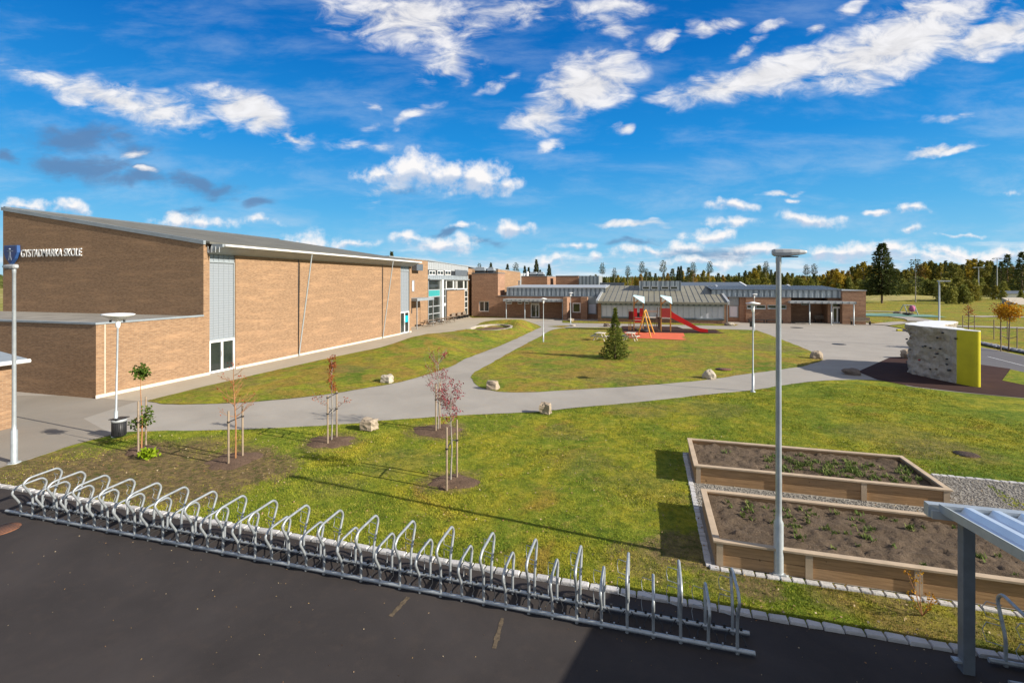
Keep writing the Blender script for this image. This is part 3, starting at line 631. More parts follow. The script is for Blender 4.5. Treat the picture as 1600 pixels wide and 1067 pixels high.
# gravel area round the beds
sheet('gravel_bed', [(1.1,10.1),(1.05,16.55),(7.2,16.6)]+[(7.3,16.2)]+wp([(1460,742),(1600,757),(1700,768)])+[(14,10.1)], .012, M['pebble'])
# ------------------------------------------------------------------ kerbs of granite setts
def setts(pts, w=.13, l=.26, h=.05, name='kerb'):
    mb = MB(); pts = [Vector(p) for p in pts]
    for a, b in zip(pts[:-1], pts[1:]):
        L = (b-a).length; t = (b-a)/L; n = Vector((-t.y, t.x)); s = 0
        while s < L:
            q = min(random.uniform(l*.8, l*1.2), L-s)
            if q < .08: break
            g = .006; j = lambda: random.uniform(-.012, .012)
            c = [a+t*(s+g)-n*(w/2+j()), a+t*(s+q-g)-n*(w/2+j()), a+t*(s+q-g)+n*(w/2+j()), a+t*(s+g)+n*(w/2+j())]
            m_ = (c[0]+c[2])/2; zt = h+random.uniform(-.008, .008)
            mid = [p+(m_-p)*.05 for p in c]; top = [p+(m_-p)*.16 for p in c]
            mb.hexa([(p.x,p.y,-.05) for p in c], [(p.x,p.y,zt-.02) for p in mid])
            mb.hexa([(p.x,p.y,zt-.02) for p in mid], [(p.x,p.y,zt+random.uniform(-.004,.004)) for p in top]); s += q
    return tag(mb.build(name, M['sett']), kind='structure')
setts([(-40, KY), (16, KY)], .14, .27, .045)
setts([(1.10,16.4),(1.12,10.0),(9.6,9.98)], .13, .2, .03)
setts(wp([(1455,742),(1600,756),(1680,764)]), .13, .2, .03)
# ------------------------------------------------------------------ lettering
def letters(text, name, mat, parent, x0, x1, z0, z1, y, depth=.06):
    cu = bpy.data.curves.new(name, 'FONT'); cu.body = text; cu.extrude = .02; cu.offset = .006
    o = bpy.data.objects.new(name, cu); COL.objects.link(o)
    dg = bpy.context.evaluated_depsgraph_get(); me = bpy.data.meshes.new_from_object(o.evaluated_get(dg))
    bpy.data.objects.remove(o); vs = np.array([v.co[:] for v in me.vertices]); mn, mx = vs.min(0), vs.max(0)
    o0 = ORG[parent.name]
    for v in me.vertices:
        a = (v.co-Vector(mn)); s = mx-mn
        v.co = (x0+a.x/s[0]*(x1-x0)-o0.x, y-.02-(depth if a.z/s[2] > .5 else 0)-o0.y, z0+a.y/s[1]*(z1-z0)-o0.z)
    me.name = name; me.materials.clear(); me.materials.append(mat)
    ob = bpy.data.objects.new(name, me); COL.objects.link(ob); ob.parent = parent; ORG[ob.name] = o0; return ob
# ------------------------------------------------------------------ building helpers
def frame_x(x, y0, y1, z0, z1, w=.07, t=.06):          # frame lying in a plane X=x
    mb = MB(); mb.box(x-t/2,x+t/2,y0,y0+w,z0,z1); mb.box(x-t/2,x+t/2,y1-w,y1,z0,z1)
    mb.box(x-t/2,x+t/2,y0+w,y1-w,z0,z0+w); mb.box(x-t/2,x+t/2,y0+w,y1-w,z1-w,z1); return mb
def frame_y(y, x0, x1, z0, z1, w=.07, t=.06):
    mb = MB(); mb.box(x0,x0+w,y-t/2,y+t/2,z0,z1); mb.box(x1-w,x1,y-t/2,y+t/2,z0,z1)
    mb.box(x0+w,x1-w,y-t/2,y+t/2,z0,z0+w); mb.box(x0+w,x1-w,y-t/2,y+t/2,z1-w,z1); return mb
def window_y(par, y, x0, x1, z0, z1, mull=0, fm='white', gm='glass', w=.07, name='window'):
    mb = frame_y(y, x0, x1, z0, z1, w)
    for i in range(mull):
        xm = x0+(x1-x0)*(i+1)/(mull+1); mb.box(xm-w/2,xm+w/2,y-.028,y+.028,z0+w,z1-w)
    f = mb.build(name, M[fm], par); MB().box(x0+w*.5,x1-w*.5,y+.012,y+.024,z0+w*.5,z1-w*.5).build('pane', M[gm], f); return f
def window_x(par, x, y0, y1, z0, z1, mull=0, fm='white', gm='glass', w=.07, name='window', bars=()):
    mb = frame_x(x, y0, y1, z0, z1, w)
    for i in range(mull):
        ym = y0+(y1-y0)*(i+1)/(mull+1); mb.box(x-.028,x+.028,ym-w/2,ym+w/2,z0+w,z1-w)
    for zb in bars: mb.box(x-.026,x+.026,y0+w,y1-w,zb-w/2,zb+w/2)
    f = mb.build(name, M[fm], par); MB().box(x-.024,x-.012,y0+w*.5,y1-w*.5,z0+w*.5,z1-w*.5).build('pane', M[gm], f); return f
def seams_y(y, x0, x1, z0, z1, n, base=.0, rib=.035):   # standing seam cladding on a wall facing -Y
    mb = MB(); mb.box(x0,x1,y,y+.1,z0,z1)
    for i in range(n+1):
        x = x0+(x1-x0)*i/n; mb.box(x-.03,x+.03,y-rib*.75,y-.0005,z0,z1-.01)
    return mb
def seams_x(x, y0, y1, z0, z1, n, rib=.035):
    mb = MB(); mb.box(x-.1,x,y0,y1,z0,z1)
    for i in range(n+1):
        y = y0+(y1-y0)*i/n; mb.box(x+.0005,x+rib,y-.018,y+.018,z0,z1-.01)
    return mb
# ================================================================== SPORTS HALL
HX = -25.1; HL = -42.5; HY0 = 22.3; HY1 = 48.0
hall = thing('sports_hall', 'tall brick sports hall with sloping roof and school name on its dark end wall', 'building', (HX, HY0, 0))
rz = lambda x: 7.78-.1535*(x-HX)
b1 = (YX(327.5,HX), YX(368,HX)); b2 = (YX(626,HX), YX(640,HX))
zb = 7.06
mb = MB(); mb.xz([(HX-.3,0),(HX-.3,rz(HX-.3)),(HL,rz(HL)),(HL,0)], HY0, HY1)
for y0, y1 in ((HY0,b1[0]),(b1[1],b2[0]),(b2[1],HY1)): mb.xz([(HX,0),(HX,rz(HX)),(HX-.299,rz(HX-.299)),(HX-.299,0)], y0, y1)
mb.build('wall', M['brick'], hall)
mb = MB()
for y0, y1 in ((16.55,b1[0]),(b1[1],b2[0]),(b2[1],HY1)): mb.box(HX+.004,HX+.03,y0,y1,0,.17)
mb.build('plinth', M['plinth'], hall)
MB().xz([(HX+.35,rz(HX+.35)+.02),(HX+.35,rz(HX+.35)+.14),(HL-.25,rz(HL-.25)+.14),(HL-.25,rz(HL-.25)+.02)], HY0+.1, HY1+.2).build('roof', M['membrane'], hall)
MB().xz([(HX+.06,rz(HX+.06)-.06),(HX+.06,rz(HX+.06)+.17),(HL-.1,rz(HL-.1)+.17),(HL-.1,rz(HL-.1)-.06)], HY0-.06, HY0+.099).build('verge_flashing', M['zinc'], hall)
MB().box(HL-.2,HL+.0,HY0+.12,HY1,rz(HL)+.1,rz(HL)+.24).build('ridge_flashing', M['zinc_dark'], hall)
# eaves: overhang one metre
EX = -24.1; mb = MB()
mb.xz([(HX+.002,7.18),(EX+.12,rz(EX)-.06),(EX+.12,rz(EX)+.1),(HX+.351,rz(HX)+.12-.15)], b1[0]-.15, HY1-.1)
mb.build('eaves', M['zinc'], hall)
mb = MB()
for i in range(4):
    x = HX+.05+i*.28; MB().box(x,x+.03,b1[0]-.19,b1[0]-.152,7.25,7.68-.04*i).build('eaves_seam', M['zinc_light'], hall)

MB().tube([(EX+.2,b1[0]-.05,rz(EX)+.02),(EX+.2,HY1+.1,rz(EX)+.02)], .07, 10).build('gutter', M['white'], hall)
for y in (30.25, 42.0):
    MB().box(HX+.002,HX+.012,y-.04,y+.04,.17,7.2).build('expansion_joint', M['black'], hall)
    MB().tube([(EX+.2,y,rz(EX)-.1),(EX+.16,y,rz(EX)-.3),(HX+.1,y,.35),(HX+.1,y,.05)], .05, 8).build('downpipe', M['galv_pole'], hall)
for k, (y0, y1) in enumerate((b1, b2)):
    zt = 6.95
    seams_x(HX-.12, y0, y1, 6.75, 7.5, 5).build('zinc_panel', M['zinc'], hall)
    zd = 2.1 if k == 0 else 2.62
    zd = ZX(335, 532, HX) if k == 0 else ZX(632, 487, HX)
    MB().box(HX-.2,HX-.14,y0,y1,zd+.02,6.75).build('window_blind', M['blindslat'], hall)
    mb = frame_x(HX-.1, y0, y1, zd, 6.75, .06, .08)
    for i in range(1, 5): ym = y0+(y1-y0)*i/5; mb.box(HX-.138,HX-.118,ym-.006,ym+.006,zd+.06,6.69)
    mb.build('window_frame', M['galv_pole'], hall)
    d = frame_x(HX-.1, y0, y1, .05, zd-.01, .12, .1); ym = (y0+y1)/2; d.box(HX-.145,HX-.055,ym-.07,ym+.07,.17,zd-.13)
    d = d.build('door', M['white'], hall)
    MB().box(HX-.13,HX-.12,y0+.1,y1-.1,.12,zd-.1).build('door_glass', M['glass'], d)
    MB().tube([(HX-.03,ym-.12,.95),(HX+.01,ym-.12,1.0),(HX+.01,ym-.12,1.3),(HX-.03,ym-.12,1.35)], .015, 6).build('handle', M['dark'], d)
    MB().box(HX-.299,HX-.201,y0,y1,0,7.5).build('window_backing', M['dark'], hall)
    if k: MB().box(HX-.118,HX-.112,ym+.15,y1-.2,1.2,1.9).build('sticker', M['turq'], hall)
letters('GYSTADMARKA SKOLE', 'lettering', M['white'], hall, -40.6, -34.95, 7.18, 7.68, HY0)
sh = [(-42.03,7.98),(-40.75,7.98),(-40.72,7.5),(-40.95,7.1),(-41.4,6.68),(-41.85,7.1),(-42.06,7.5)]
def shield(scale, y0, y1):
    c = (-41.4, 7.42); return [((p[0]-c[0])*scale+c[0], (p[1]-c[1])*scale+c[1]) for p in sh]
coat = MB().xz(shield(1,0,0), HY0-.2, HY0-.02).build('coat_of_arms', M['bluerim'], hall)
MB().xz(shield(.88,0,0), HY0-.215, HY0-.201).build('shield_field', M['blue'], coat)
mb = MB(); Y0_, Y1_ = HY0-.228, HY0-.216
mb.lathe([(.001,0),(.07,.02),(.07,.1),(.001,.13)], (-41.4,HY0-.21,7.66), 8)
mb.xz([(-41.7,7.62),(-41.7,7.57),(-41.1,7.57),(-41.1,7.62)], Y0_, Y1_); mb.xz([(-41.46,7.57),(-41.5,7.2),(-41.3,7.2),(-41.34,7.57)], Y0_, Y1_)
mb.xz([(-41.5,7.2),(-41.58,6.98),(-41.5,6.98),(-41.4,7.2)], Y0_, Y1_); mb.xz([(-41.4,7.2),(-41.3,6.98),(-41.22,6.98),(-41.3,7.2)], Y0_, Y1_)
M['figure'] = simple('shield_figure', (.22,.26,.34), .5, 0, .2, 8)
mb.build('figure', M['figure'], coat)
# annex
AY = 16.58; AZ = 3.5
an = thing('brick_annex', 'low flat-roofed brick annex in front of the sports hall', 'building', (HX, AY, 0))
MB().box(-52, HX, AY, HY0-.002, 0, AZ).build('wall', M['brick'], an)
MB().box(-51.8, HX-.2, AY+.2, HY0-.01, AZ+.001, AZ+.02).build('roof', M['flatroof'], an)
mb = MB(); mb.box(-52,HX+.05,AY-.05,AY+.2,AZ+.002,AZ+.09); mb.box(HX-.2,HX+.05,AY+.201,HY0-.01,AZ+.002,AZ+.09); mb.build('coping', M['zinc'], an)
MB().box(HX+.002,HX+.01,YX(163.2,HX),YX(164.6,HX),.17,AZ).build('joint', M['plinth'], an)
# ================================================================== GLAZED SCHOOL BUILDING
CX = -28.0; cy = lambda px: YX(px, CX); cz = lambda px, py: ZX(px, py, CX)
ct = thing('glazed_school_building', 'two-storey brick school building with tall glazed bay beyond the sports hall', 'building', (CX, 50, 0))
ztop = lambda y: 8.25-(y-56)*.018
segs = []
mb = MB(); mb.yz([(48.3,0),(76.8,0),(76.8,ztop(76.8)-.1),(58,8.1),(48.3,8.1)], -60, CX-.35)
def bw(p0, p1, z0, z1): mb.box(CX-.349,CX,cy(p0),cy(p1),z0,z1)
mb.box(CX-.349,CX,48.3,cy(668.5),0,8.3)
bw(698.5,726,0,cz(712,454)); bw(731.5,739.5,0,7.6)
mb.build('wall', M['brick'], ct)
# zinc upper wall
for p0, p1, z0, z1 in ((668.6,731.4,cz(690,422.5),8.2),(668.6,731.4,cz(700,437),cz(690,429.8))):
    seams_x(CX-.02, cy(p0), cy(p1), z0, z1, 26 if z1 > 8 else 24).build('zinc_cladding', M['zinc_light' if z1 > 8 else 'zinc'], ct)
MB().box(CX-.349,CX-.05,cy(668.6),cy(731.4),cz(690,430),cz(690,422)).build('window_backing', M['dark'], ct)
for p0, p1 in ((670.5,680.5),(683.5,693),(695.5,704.5)): window_x(ct, CX-.03, cy(p0), cy(p1), cz(p0,429.5), cz(p0,422.8), 1, w=.09)
mb = MB(); y0, y1 = cy(711), cy(730); z0, z1 = cz(720,431), cz(720,422); mb.box(CX-.03,CX+.05,y0,y1,z0,z1); mb.build('louvre', M['zinc_dark'], ct)
# glazed bay
MB().box(CX-.4,CX-.15,cy(668.6),cy(698.4),0,cz(690,436.5)).build('glazing_backing', M['dark'], ct)
g0 = window_x(ct, CX-.05, cy(669.5), cy(688), .05, cz(678,437), 0, 'zinc_light', bars=[cz(678,y) for y in (453,463.5,478.5,490)], w=.12, name='glazed_bay')
MB().box(CX-.06,CX-.03,cy(670.5),cy(687.5),cz(678,463),cz(678,453.5)).build('teal_panel', M['teal'], g0)
MB().box(CX-.1,CX+.25,cy(688.2),cy(691),0,cz(689,436.5)).build('column', M['white'], ct)
g1 = window_x(ct, CX-.05, cy(691.2), cy(697), .05, cz(694,437), 0, 'zinc_light', bars=[cz(694,y) for y in (452,462.5,478)], w=.12, name='glazed_bay')
MB().box(CX-.03,CX+.02,cy(691.6),cy(696.6),2.25,2.5).build('door_head', M['white'], g1)
for p0, p1 in ((697.3,708.5),(709,713),(714,724.5),(725,730.5)): window_x(ct, CX-.04, cy(p0), cy(p1), cz(p0,452.5), cz(p0,437.3), 0, w=.16)
window_x(ct, CX-.05, cy(726.3), cy(730.8), .3, cz(728,453.5), 0, bars=[cz(728,y) for y in (464,471,481)], w=.1, name='glazed_bay')
MB().box(CX-.3,CX-.09,cy(697.2),cy(731.4),0.2,cz(700,437)).build('glazing_backing', M['dark'], ct)
MB().box(CX-.1,CX+.3,cy(669),cy(731.2),cz(690,437.2),cz(690,435.8)).build('canopy_edge', M['zinc'], ct)
window_x(ct, CX+.03, cy(643.4), cy(646.8), cz(645,455.5), cz(645,438), 0, 'zinc', 'blinds')
mb = MB(); mb.box(CX+.002,CX+.7,cy(643),cy(653),cz(648,423),cz(648,413)); mb.build('zinc_box', M['zinc_dark'], ct)
MB().yz([(48.2,8.301),(58,8.301),(76.8,ztop(76.8)),(76.8,ztop(76.8)+.12),(58,8.45),(48.2,8.45)], -60, CX+.06).build('roof', M['zinc'], ct)
# entrance shelter
es = thing('entrance_shelter', 'small grey flat shelter on thin posts beside the hall', 'shelter', (-27.2, 52, 0))
zs = ZX(650, 470, -26.6); ya, yb = 51.2, 55.8
MB().box(-27.95,-26.0,ya,yb,zs,zs+.3).build('shelter_roof', M['zinc'], es)
for x, y in ((-26.1,ya+.1),(-26.1,yb-.1),(-27.6,ya+.1)): MB().box(x-.05,x+.05,y-.05,y+.05,0,zs).build('post', M['galv_pole'], es)
MB().box(-27.98,-27.8,52.6,53.4,1.7,2.5).build('notice_box', M['dark'], es)
# ================================================================== BRICK BLOCKS BEHIND
bl = thing('dark_brick_block', 'tall windowed dark brick block joined to the low wing', 'building', (-25.5, 73, 0))
wx = lambda px: XY(px, 73.0); wz = lambda px, py: ZY(px, py, 73.0)
mb = MB(); wl, wr, wb_, wt = wx(748), wx(764), wz(755,487), wz(755,470.5)
x0, x1 = wx(737), wx(778)
mb.box(x0,wl,73,76.8,0,6.9); mb.box(wr,x1,73,76.8,0,6.9); mb.box(wl,wr,73,76.8,0,wb_); mb.box(wl,wr,73,76.8,wt,6.9); mb.box(wl,wr,73.35,76.8,wb_,wt)
mb.build('wall', M['brick_dark'], bl)
window_y(bl, 73.25, wl, wr, wb_, wt, 1, w=.14)
MB().box(x0-.03,x1+.05,72.95,76.8,6.902,7.02).build('coping', M['zinc_dark'], bl)
for p0, p1, y_ in ((742,757,75.0),(762,771,75.5)):
    a, c = XY(p0, y_), XY(p1, y_)
    u = MB().box(a,c,y_,y_+1.2,7.021,7.4).build('roof_ventilator', M['dark'], bl); mb = MB(); mb.hexa([(a-.1,y_-.1,7.4),(c+.1,y_-.1,7.4),(c+.1,y_+1.3,7.4),(a-.1,y_+1.3,7.4)],[(a+.1,y_+.1,7.95),(c-.1,y_+.1,7.95),(c-.1,y_+1.1,7.95),(a+.1,y_+1.1,7.95)]); mb.build('cowl', M['zinc'], u)
nb_ = thing('long_brick_block', 'long sunlit brick block behind the dark windowed block', 'building', (-24, 77, 0))
XN = -24.2
mb = MB(); mb.yz([(76.81,0),(YX(813,XN),0),(YX(813,XN),ZX(813,425.5,XN)),(76.81,ZX(778,421,XN))], -60, XN); mb.build('wall', M['brick'], nb_)
MB().yz([(76.81,ZX(778,421,XN)+.002),(YX(813,XN)+.1,ZX(813,425.5,XN)+.002),(YX(813,XN)+.1,ZX(813,425.5,XN)+.15),(76.81,ZX(778,421,XN)+.15)], -60, XN+.05).build('roof', M['zinc'], nb_)
window_x(nb_, XN+.04, YX(780,XN), YX(784,XN), ZX(782,445,XN), ZX(782,434,XN), 0, 'zinc_light', 'blinds')
ye = YX(813, XN); MB().box(XN-6,XN+.02,ye+.001,ye+6,0,ZX(817,427,XN)).build('zinc_end', M['zinc_light'], nb_)
for i, (p0, p1, p2, top, lab) in enumerate(((813.5,855,868.5,432,'flat dark brick block with rooftop ventilators behind the clerestory roof'),(868.5,904,904.6,431.5,'farther plain dark brick block left of the zinc box'),)):
    y_ = 92+i*3; a, c = XY(p0, y_), XY(p1, y_); z = ZY(p1, top, y_)
    t_ = thing('brick_block', lab, 'building', (a, y_, 0))
    MB().box(a,c,y_,y_+ (16 if i == 0 else 3),0,z).build('wall', M['brick_dark'], t_)
    MB().box(a-.05,c+.05,y_-.05,y_+(16 if i == 0 else 3),z+.002,z+.12).build('coping', M['zinc'], t_)
    if i == 0:
        for q0, q1 in ((827,838),(841,849)):
            u0, u1 = XY(q0, 95), XY(q1, 95); u = MB().box(u0,u1,95,96.5,z+.121,z+.45).build('roof_ventilator', M['dark'], t_); MB().hexa([(u0-.1,94.9,z+.45),(u1+.1,94.9,z+.45),(u1+.1,96.6,z+.45),(u0-.1,96.6,z+.45)],[(u0+.15,95.1,z+.95),(u1-.15,95.1,z+.95),(u1-.15,96.4,z+.95),(u0+.15,96.4,z+.95)]).build('cowl', M['zinc'], u)
        MB().lathe([(.25,0),(.25,.8),(.1,.9)], (XY(824,93.5),93.5,z+.12), 8).build('vent_pipe', M['white'], t_)
zb_ = thing('zinc_plant_room', 'square standing-seam zinc plant room rising behind the low wing', 'building', (-9, 90, 0))
a, c = XY(904.8, 90), XY(935, 90); z = ZY(920, 431, 90)
seams_y(90, a, c, 0, z, 16).build('cladding', M['zinc_rib_shadow'], zb_)
MB().box(a,c,90.11,96,0,z-.01).build('core', M['zinc_light'], zb_)
seams_x(c+.101, 90.1, 96, 0, z-.02, 5).build('side_cladding', M['zinc_light'], zb_)
MB().box(XY(937,84),XY(975,84),84,84.6,4.5,ZY(950,441.7,84)).build('skylight', M['zinc_dark'], zb_)
# ================================================================== LOW WING
lw = thing('low_classroom_wing', 'low brick wing with zinc clerestory left of the pavilion', 'building', (-14, 73, 0))
WY = 73.0; zt = 3.28
xr = wx(908)
mb = MB()
mb.box(wx(778.3),wx(885),WY,WY+8,0,zt)
mb.box(wx(885),wx(891),WY-3.0,WY+.5,0,zt)      # lit return pier
mb.box(wx(891.2),wx(936),WY-.001+.0,WY+8,0,zt)
mb.box(wx(909),wx(919),WY-1.2,WY-.01,0,zt)
mb.build('wall', M['brick_dark'], lw)
MB().box(wx(778.3),wx(936),WY-.06,WY+1.2,zt+.002,zt+.1).build('coping', M['zinc_dark'], lw)
yc = WY+1.2; cx0, cx1 = XY(792, yc), XY(946, yc)
seams_y(yc, cx0, cx1, zt+.1, 4.62, 36).build('clerestory', M['zinc_rib_shadow'], lw)
mb = MB(); mb.yz([(yc-.12,4.58),(yc-.12,4.72),(yc+9,5.06),(yc+9,4.92)], cx0, cx1); mb.build('roof', M['zinc_light'], lw)
MB().box(cx0,cx0+.1,yc+.11,yc+9,zt,4.6).build('clerestory_side', M['zinc'], lw)
for q in (788.5, 790.5): MB().lathe([(.08,0),(.08,.7),(.2,.75),(.05,.85)], (XY(q+22, yc+7), yc+7, 4.95), 8).build('vent_pipe', M['zinc'], lw)
for p0, p1, m_ in ((776.5,786,0),(790,800,0),(809,816,0),(819,827,0)):
    if p0 > 778: window_y(lw, WY-.03, wx(p0), wx(p1), wz(p0,475), wz(p0,471.5), m_, w=.09)
d = frame_y(WY-.04, wx(829.5), wx(843), .03, 2.15, .14, .08); xm = (wx(829.5)+wx(843))/2; d.box(xm+.05,xm+.2,WY-.07,WY-.01,.17,2.0)
d = d.build('door', M['white'], lw); MB().box(wx(829.5)+.1,wx(843)-.1,WY-.02,WY-.01,.1,2.1).build('door_glass', M['glass'], d)
window_y(lw, WY-.03, wx(829.5), wx(843), 2.2, 2.7, 0)
window_y(lw, WY-.04, wx(894.5), wx(907.5), wz(900,488.5), wz(900,473), 0, w=.16)
seams_y(WY-.15, wx(919.3), wx(932), wz(925,474), wz(925,463.4), 4).build('zinc_panel', M['zinc'], lw)
window_y(lw, WY-.1, wx(919.3), wx(932), wz(925,490.5), wz(925,474), 0, 'zinc', 'blinds', .12)
def canopy(par_label, name, x0, x1, y0, y1, z, th, posts, lab, n=14):
    t = thing(name, lab, 'canopy', ((x0+x1)/2, (y0+y1)/2, 0))
    MB().box(x0,x1,y0,y1,z,z+th).build('canopy_roof', M['zinc_light'], t)
    mb = MB()
    for i in range(n+1): x = x0+(x1-x0)*i/n; mb.box(x-.02,x+.02,y0-.03,y0-.001,z,z+th)
    mb.box(x0,x1,y0-.02,y0-.001,z-.05,z-.001); mb.build('fascia_seam', M['zinc_dark'], t)
    for x, y in posts: MB().lathe([(.16,.0),(.16,.02),(.07,.03),(.07,z-.001)], (x,y,0), 8).build('post', M['galv_pole'], t)
    return t
cy0 = 70.2
canopy('', 'entrance_canopy', XY(786,cy0), XY(884,cy0), cy0, WY-.01, 2.62, .32, [(XY(791,cy0+.3),cy0+.3),(XY(820,cy0+.3),cy0+.3),(XY(879,cy0+.3),cy0+.3)], 'long zinc entrance canopy on posts left of the pavilion')
# ================================================================== PAVILION
PY = 68.8
pv = thing('pavilion', 'pavilion with olive standing-seam roof and dormer behind the playground', 'building', (1.5, PY, 0))
px_ = lambda p: XY(p, PY); pz = lambda p, q: ZY(p, q, PY)
x0, x1 = px_(934.5), px_(1137.5); xa, xb = px_(939.5), px_(1131.5)
mb = MB(); mb.box(x0,xa,PY,PY+12,0,2.9); mb.box(xb,x1,PY,PY+12,0,2.9); mb.box(xa,xb,PY,PY+12,0,pz(1000,496.5)); mb.box(xa,xb,PY+.2,PY+12,pz(1000,496.5)+.001,2.7); mb.build('wall', M['brick_dark'], pv)
seams_y(PY-.06, xa, xb, pz(1000,476.5), 2.85, 44).build('zinc_panel', M['zinc_rib_shadow'], pv)
zb0, zb1 = pz(1000,496.3), pz(1000,476.7)
MB().box(xa+.05,xb-.05,PY+.05,PY+.1,zb0,zb1).build('window_blind', M['blinds'], pv)
mb = frame_y(PY+.02, xa, xb, zb0, zb1, .1, .06)
for i in range(1, 22): x = xa+(xb-xa)*i/22; mb.box(x-.012,x+.012,PY+.0,PY+.04,zb0+.1,zb1-.1)
mb.build('window_frame', M['zinc'], pv)
MB().box(xa,xb,PY-.08,PY-.01,zb0-.16,zb0-.01).build('sill', M['zinc_dark'], pv)
ey, ez, ry, rzz = 68.0, 2.86, 80.6, 4.95
rx0, rx1 = XY(934, ey), XY(1137, ey); qx0, qx1 = XY(947.5, ry), XY(1117.5, ry)
mb = MB(); mb.hexa([(rx0,ey,ez-.12),(rx1,ey,ez-.12),(qx1,ry,rzz-.12),(qx0,ry,rzz-.12)], [(rx0,ey,ez),(rx1,ey,ez),(qx1,ry,rzz),(qx0,ry,rzz)]); rf = mb.build('roof', M['roof_olive'], pv)
mb = MB(); n = 22
for i in range(1, n):
    t = i/n; a = (rx0+(rx1-rx0)*t, ey, ez); c = (qx0+(qx1-qx0)*t, ry, rzz)
    mb.hexa([(a[0]-.015,a[1],a[2]),(a[0]+.015,a[1],a[2]),(c[0]+.015,c[1],c[2]),(c[0]-.015,c[1],c[2])],[(a[0]-.015,a[1],a[2]+.045),(a[0]+.015,a[1],a[2]+.045),(c[0]+.015,c[1],c[2]+.045),(c[0]-.015,c[1],c[2]+.045)])
mb.build('roof_seam', M['zinc_dark'], rf)
mb = MB()
for (a, c) in (((rx0-.1),(qx0-.1)),((rx1+.1),(qx1+.1))):
    mb.hexa([(a-.15,ey-.05,ez-.3),(a+.15,ey-.05,ez-.3),(c+.15,ry,rzz-.3),(c-.15,ry,rzz-.3)],[(a-.15,ey-.05,ez+.16),(a+.15,ey-.05,ez+.16),(c+.15,ry,rzz+.16),(c-.15,ry,rzz+.16)])
mb.build('verge_trim', M['zinc_light'], pv)
MB().box(rx0,rx1,ey-.16,ey-.001,ez-.26,ez-.02).build('gutter', M['roof_olive'], pv)
MB().tube([(x1-.15,PY-.12,0),(x1-.15,PY-.12,2.6)], .06, 8).build('downpipe', M['zinc_dark'], pv)
dy = 76.0; dx0, dx1 = XY(999, dy), XY(1064, dy)
dm = seams_y(dy, dx0, dx1, 3.9, 5.68, 16).build('dormer', M['zinc_rib_shadow'], pv); MB().box(dx0+.001,dx1-.001,dy+.11,dy+5,3.9,5.66).build('dormer_side', M['zinc'], dm)
for p0, p1 in ((1003.5,1015),(1017,1028.5),(1033,1045),(1047,1059)): window_y(dm, dy-.05, XY(p0,dy), XY(p1,dy), ZY(p0,452.5,dy), ZY(p0,447.3,dy), 0, 'zinc_light', w=.1)
# ================================================================== RIGHT WING
rw = thing('right_school_wing', 'low brick wing with zinc clerestory and recessed entrance right of the pavilion', 'building', (20, 73, 0))
zr = 3.42; mb = MB(); E1 = wx(1234); E2 = wx(1316)
mb.box(x1+.02,wx(1155),WY-2.0+2.0,WY+8,0,zr); mb.box(wx(1155)+.001,wx(1164),WY-.3,WY+8,0,zr); mb.box(wx(1164)+.001,E1,WY-.6,WY+8,0,zr)
mb.box(E1+.001,E2,WY+3.2,WY+8,0,zr)
mb.box(wx(1297),E2-.001,WY+.9,WY+3.19,0,zr)
mb.build('wall', M['brick_dark'], rw)
yb = 73.0; eb = MB(); eb.box(wx(1316)+.01,wx(1353),yb,yb+9,0,4.36); eb.build('end_block', M['brick_dark'], rw)
MB().box(wx(1316)-.05,wx(1353)+.08,yb-.06,yb+9,4.362,4.46).build('end_coping', M['zinc_light'], rw)
MB().box(x1+.02,E1+.03,WY-.66,WY+.4,zr+.002,zr+.08).build('coping', M['zinc_dark'], rw)
yc = WY+.5; c0, c1 = XY(1112, yc), XY(1314.5, yc)
seams_y(yc, c0, c1, zr+.002, 4.42, 42).build('clerestory', M['zinc_rib_shadow'], rw)
MB().yz([(yc-.1,4.4),(yc-.1,4.5),(yc+8,4.95),(yc+8,4.85)], c0, c1).build('roof', M['zinc_dark'], rw)
mb = MB()
for i in range(44): x = c0+(c1-c0)*i/43; mb.hexa([(x-.02,yc-.1,4.5),(x+.02,yc-.1,4.5),(x+.02,yc+8,4.95),(x-.02,yc+8,4.95)],[(x-.02,yc-.1,4.56),(x+.02,yc-.1,4.56),(x+.02,yc+8,5.01),(x-.02,yc+8,5.01)])
mb.build('roof_seam', M['zinc'], rw)
for px0, px1, zz in ((1118,1160,5.5),(1225,1237,5.05)):
    y_ = 84; a, c = XY(px0, y_), XY(px1, y_); mb = MB(); mb.yz([(y_-3,zz-.75),(y_-3,zz-.6),(y_+3,zz),(y_+3,zz-.75)], a-6, c); mb.build('roof_step', M['zinc_dark'], rw)
    MB().hexa([(c,y_-3,zz-.75),(c+.25,y_-3,zz-.75),(c+.25,y_+3,zz-.1),(c,y_+3,zz-.1)],[(c,y_-3,zz-.55),(c+.25,y_-3,zz-.55),(c+.25,y_+3,zz+.08),(c,y_+3,zz+.08)]).build('step_trim', M['white'], rw)
wy2 = WY-.64; q = lambda p: XY(p, wy2)
for p0, p1 in ((1167,1196),(1199.5,1228.5)): window_y(rw, wy2, q(p0), q(p1), ZY(p0,481.8,wy2), ZY(p0,476.6,wy2), 1, 'zinc', w=.06); MB().box(q(p0),q(p1),wy2-.08,wy2+.03,ZY(p0,482.9,wy2),ZY(p0,481.8,wy2)-.002).build('sill', M['zinc_light'], rw)
window_y(rw, WY-.03, wx(1139), wx(1153.5), wz(1145,496), wz(1145,477.5), 0, 'zinc', 'blinds', .12)
seams_y(WY-.1, wx(1139), wx(1153.5), wz(1145,477), wz(1145,464.5), 4).build('zinc_panel', M['zinc'], rw)
dY = WY+.86; dq = lambda p: XY(p, dY)
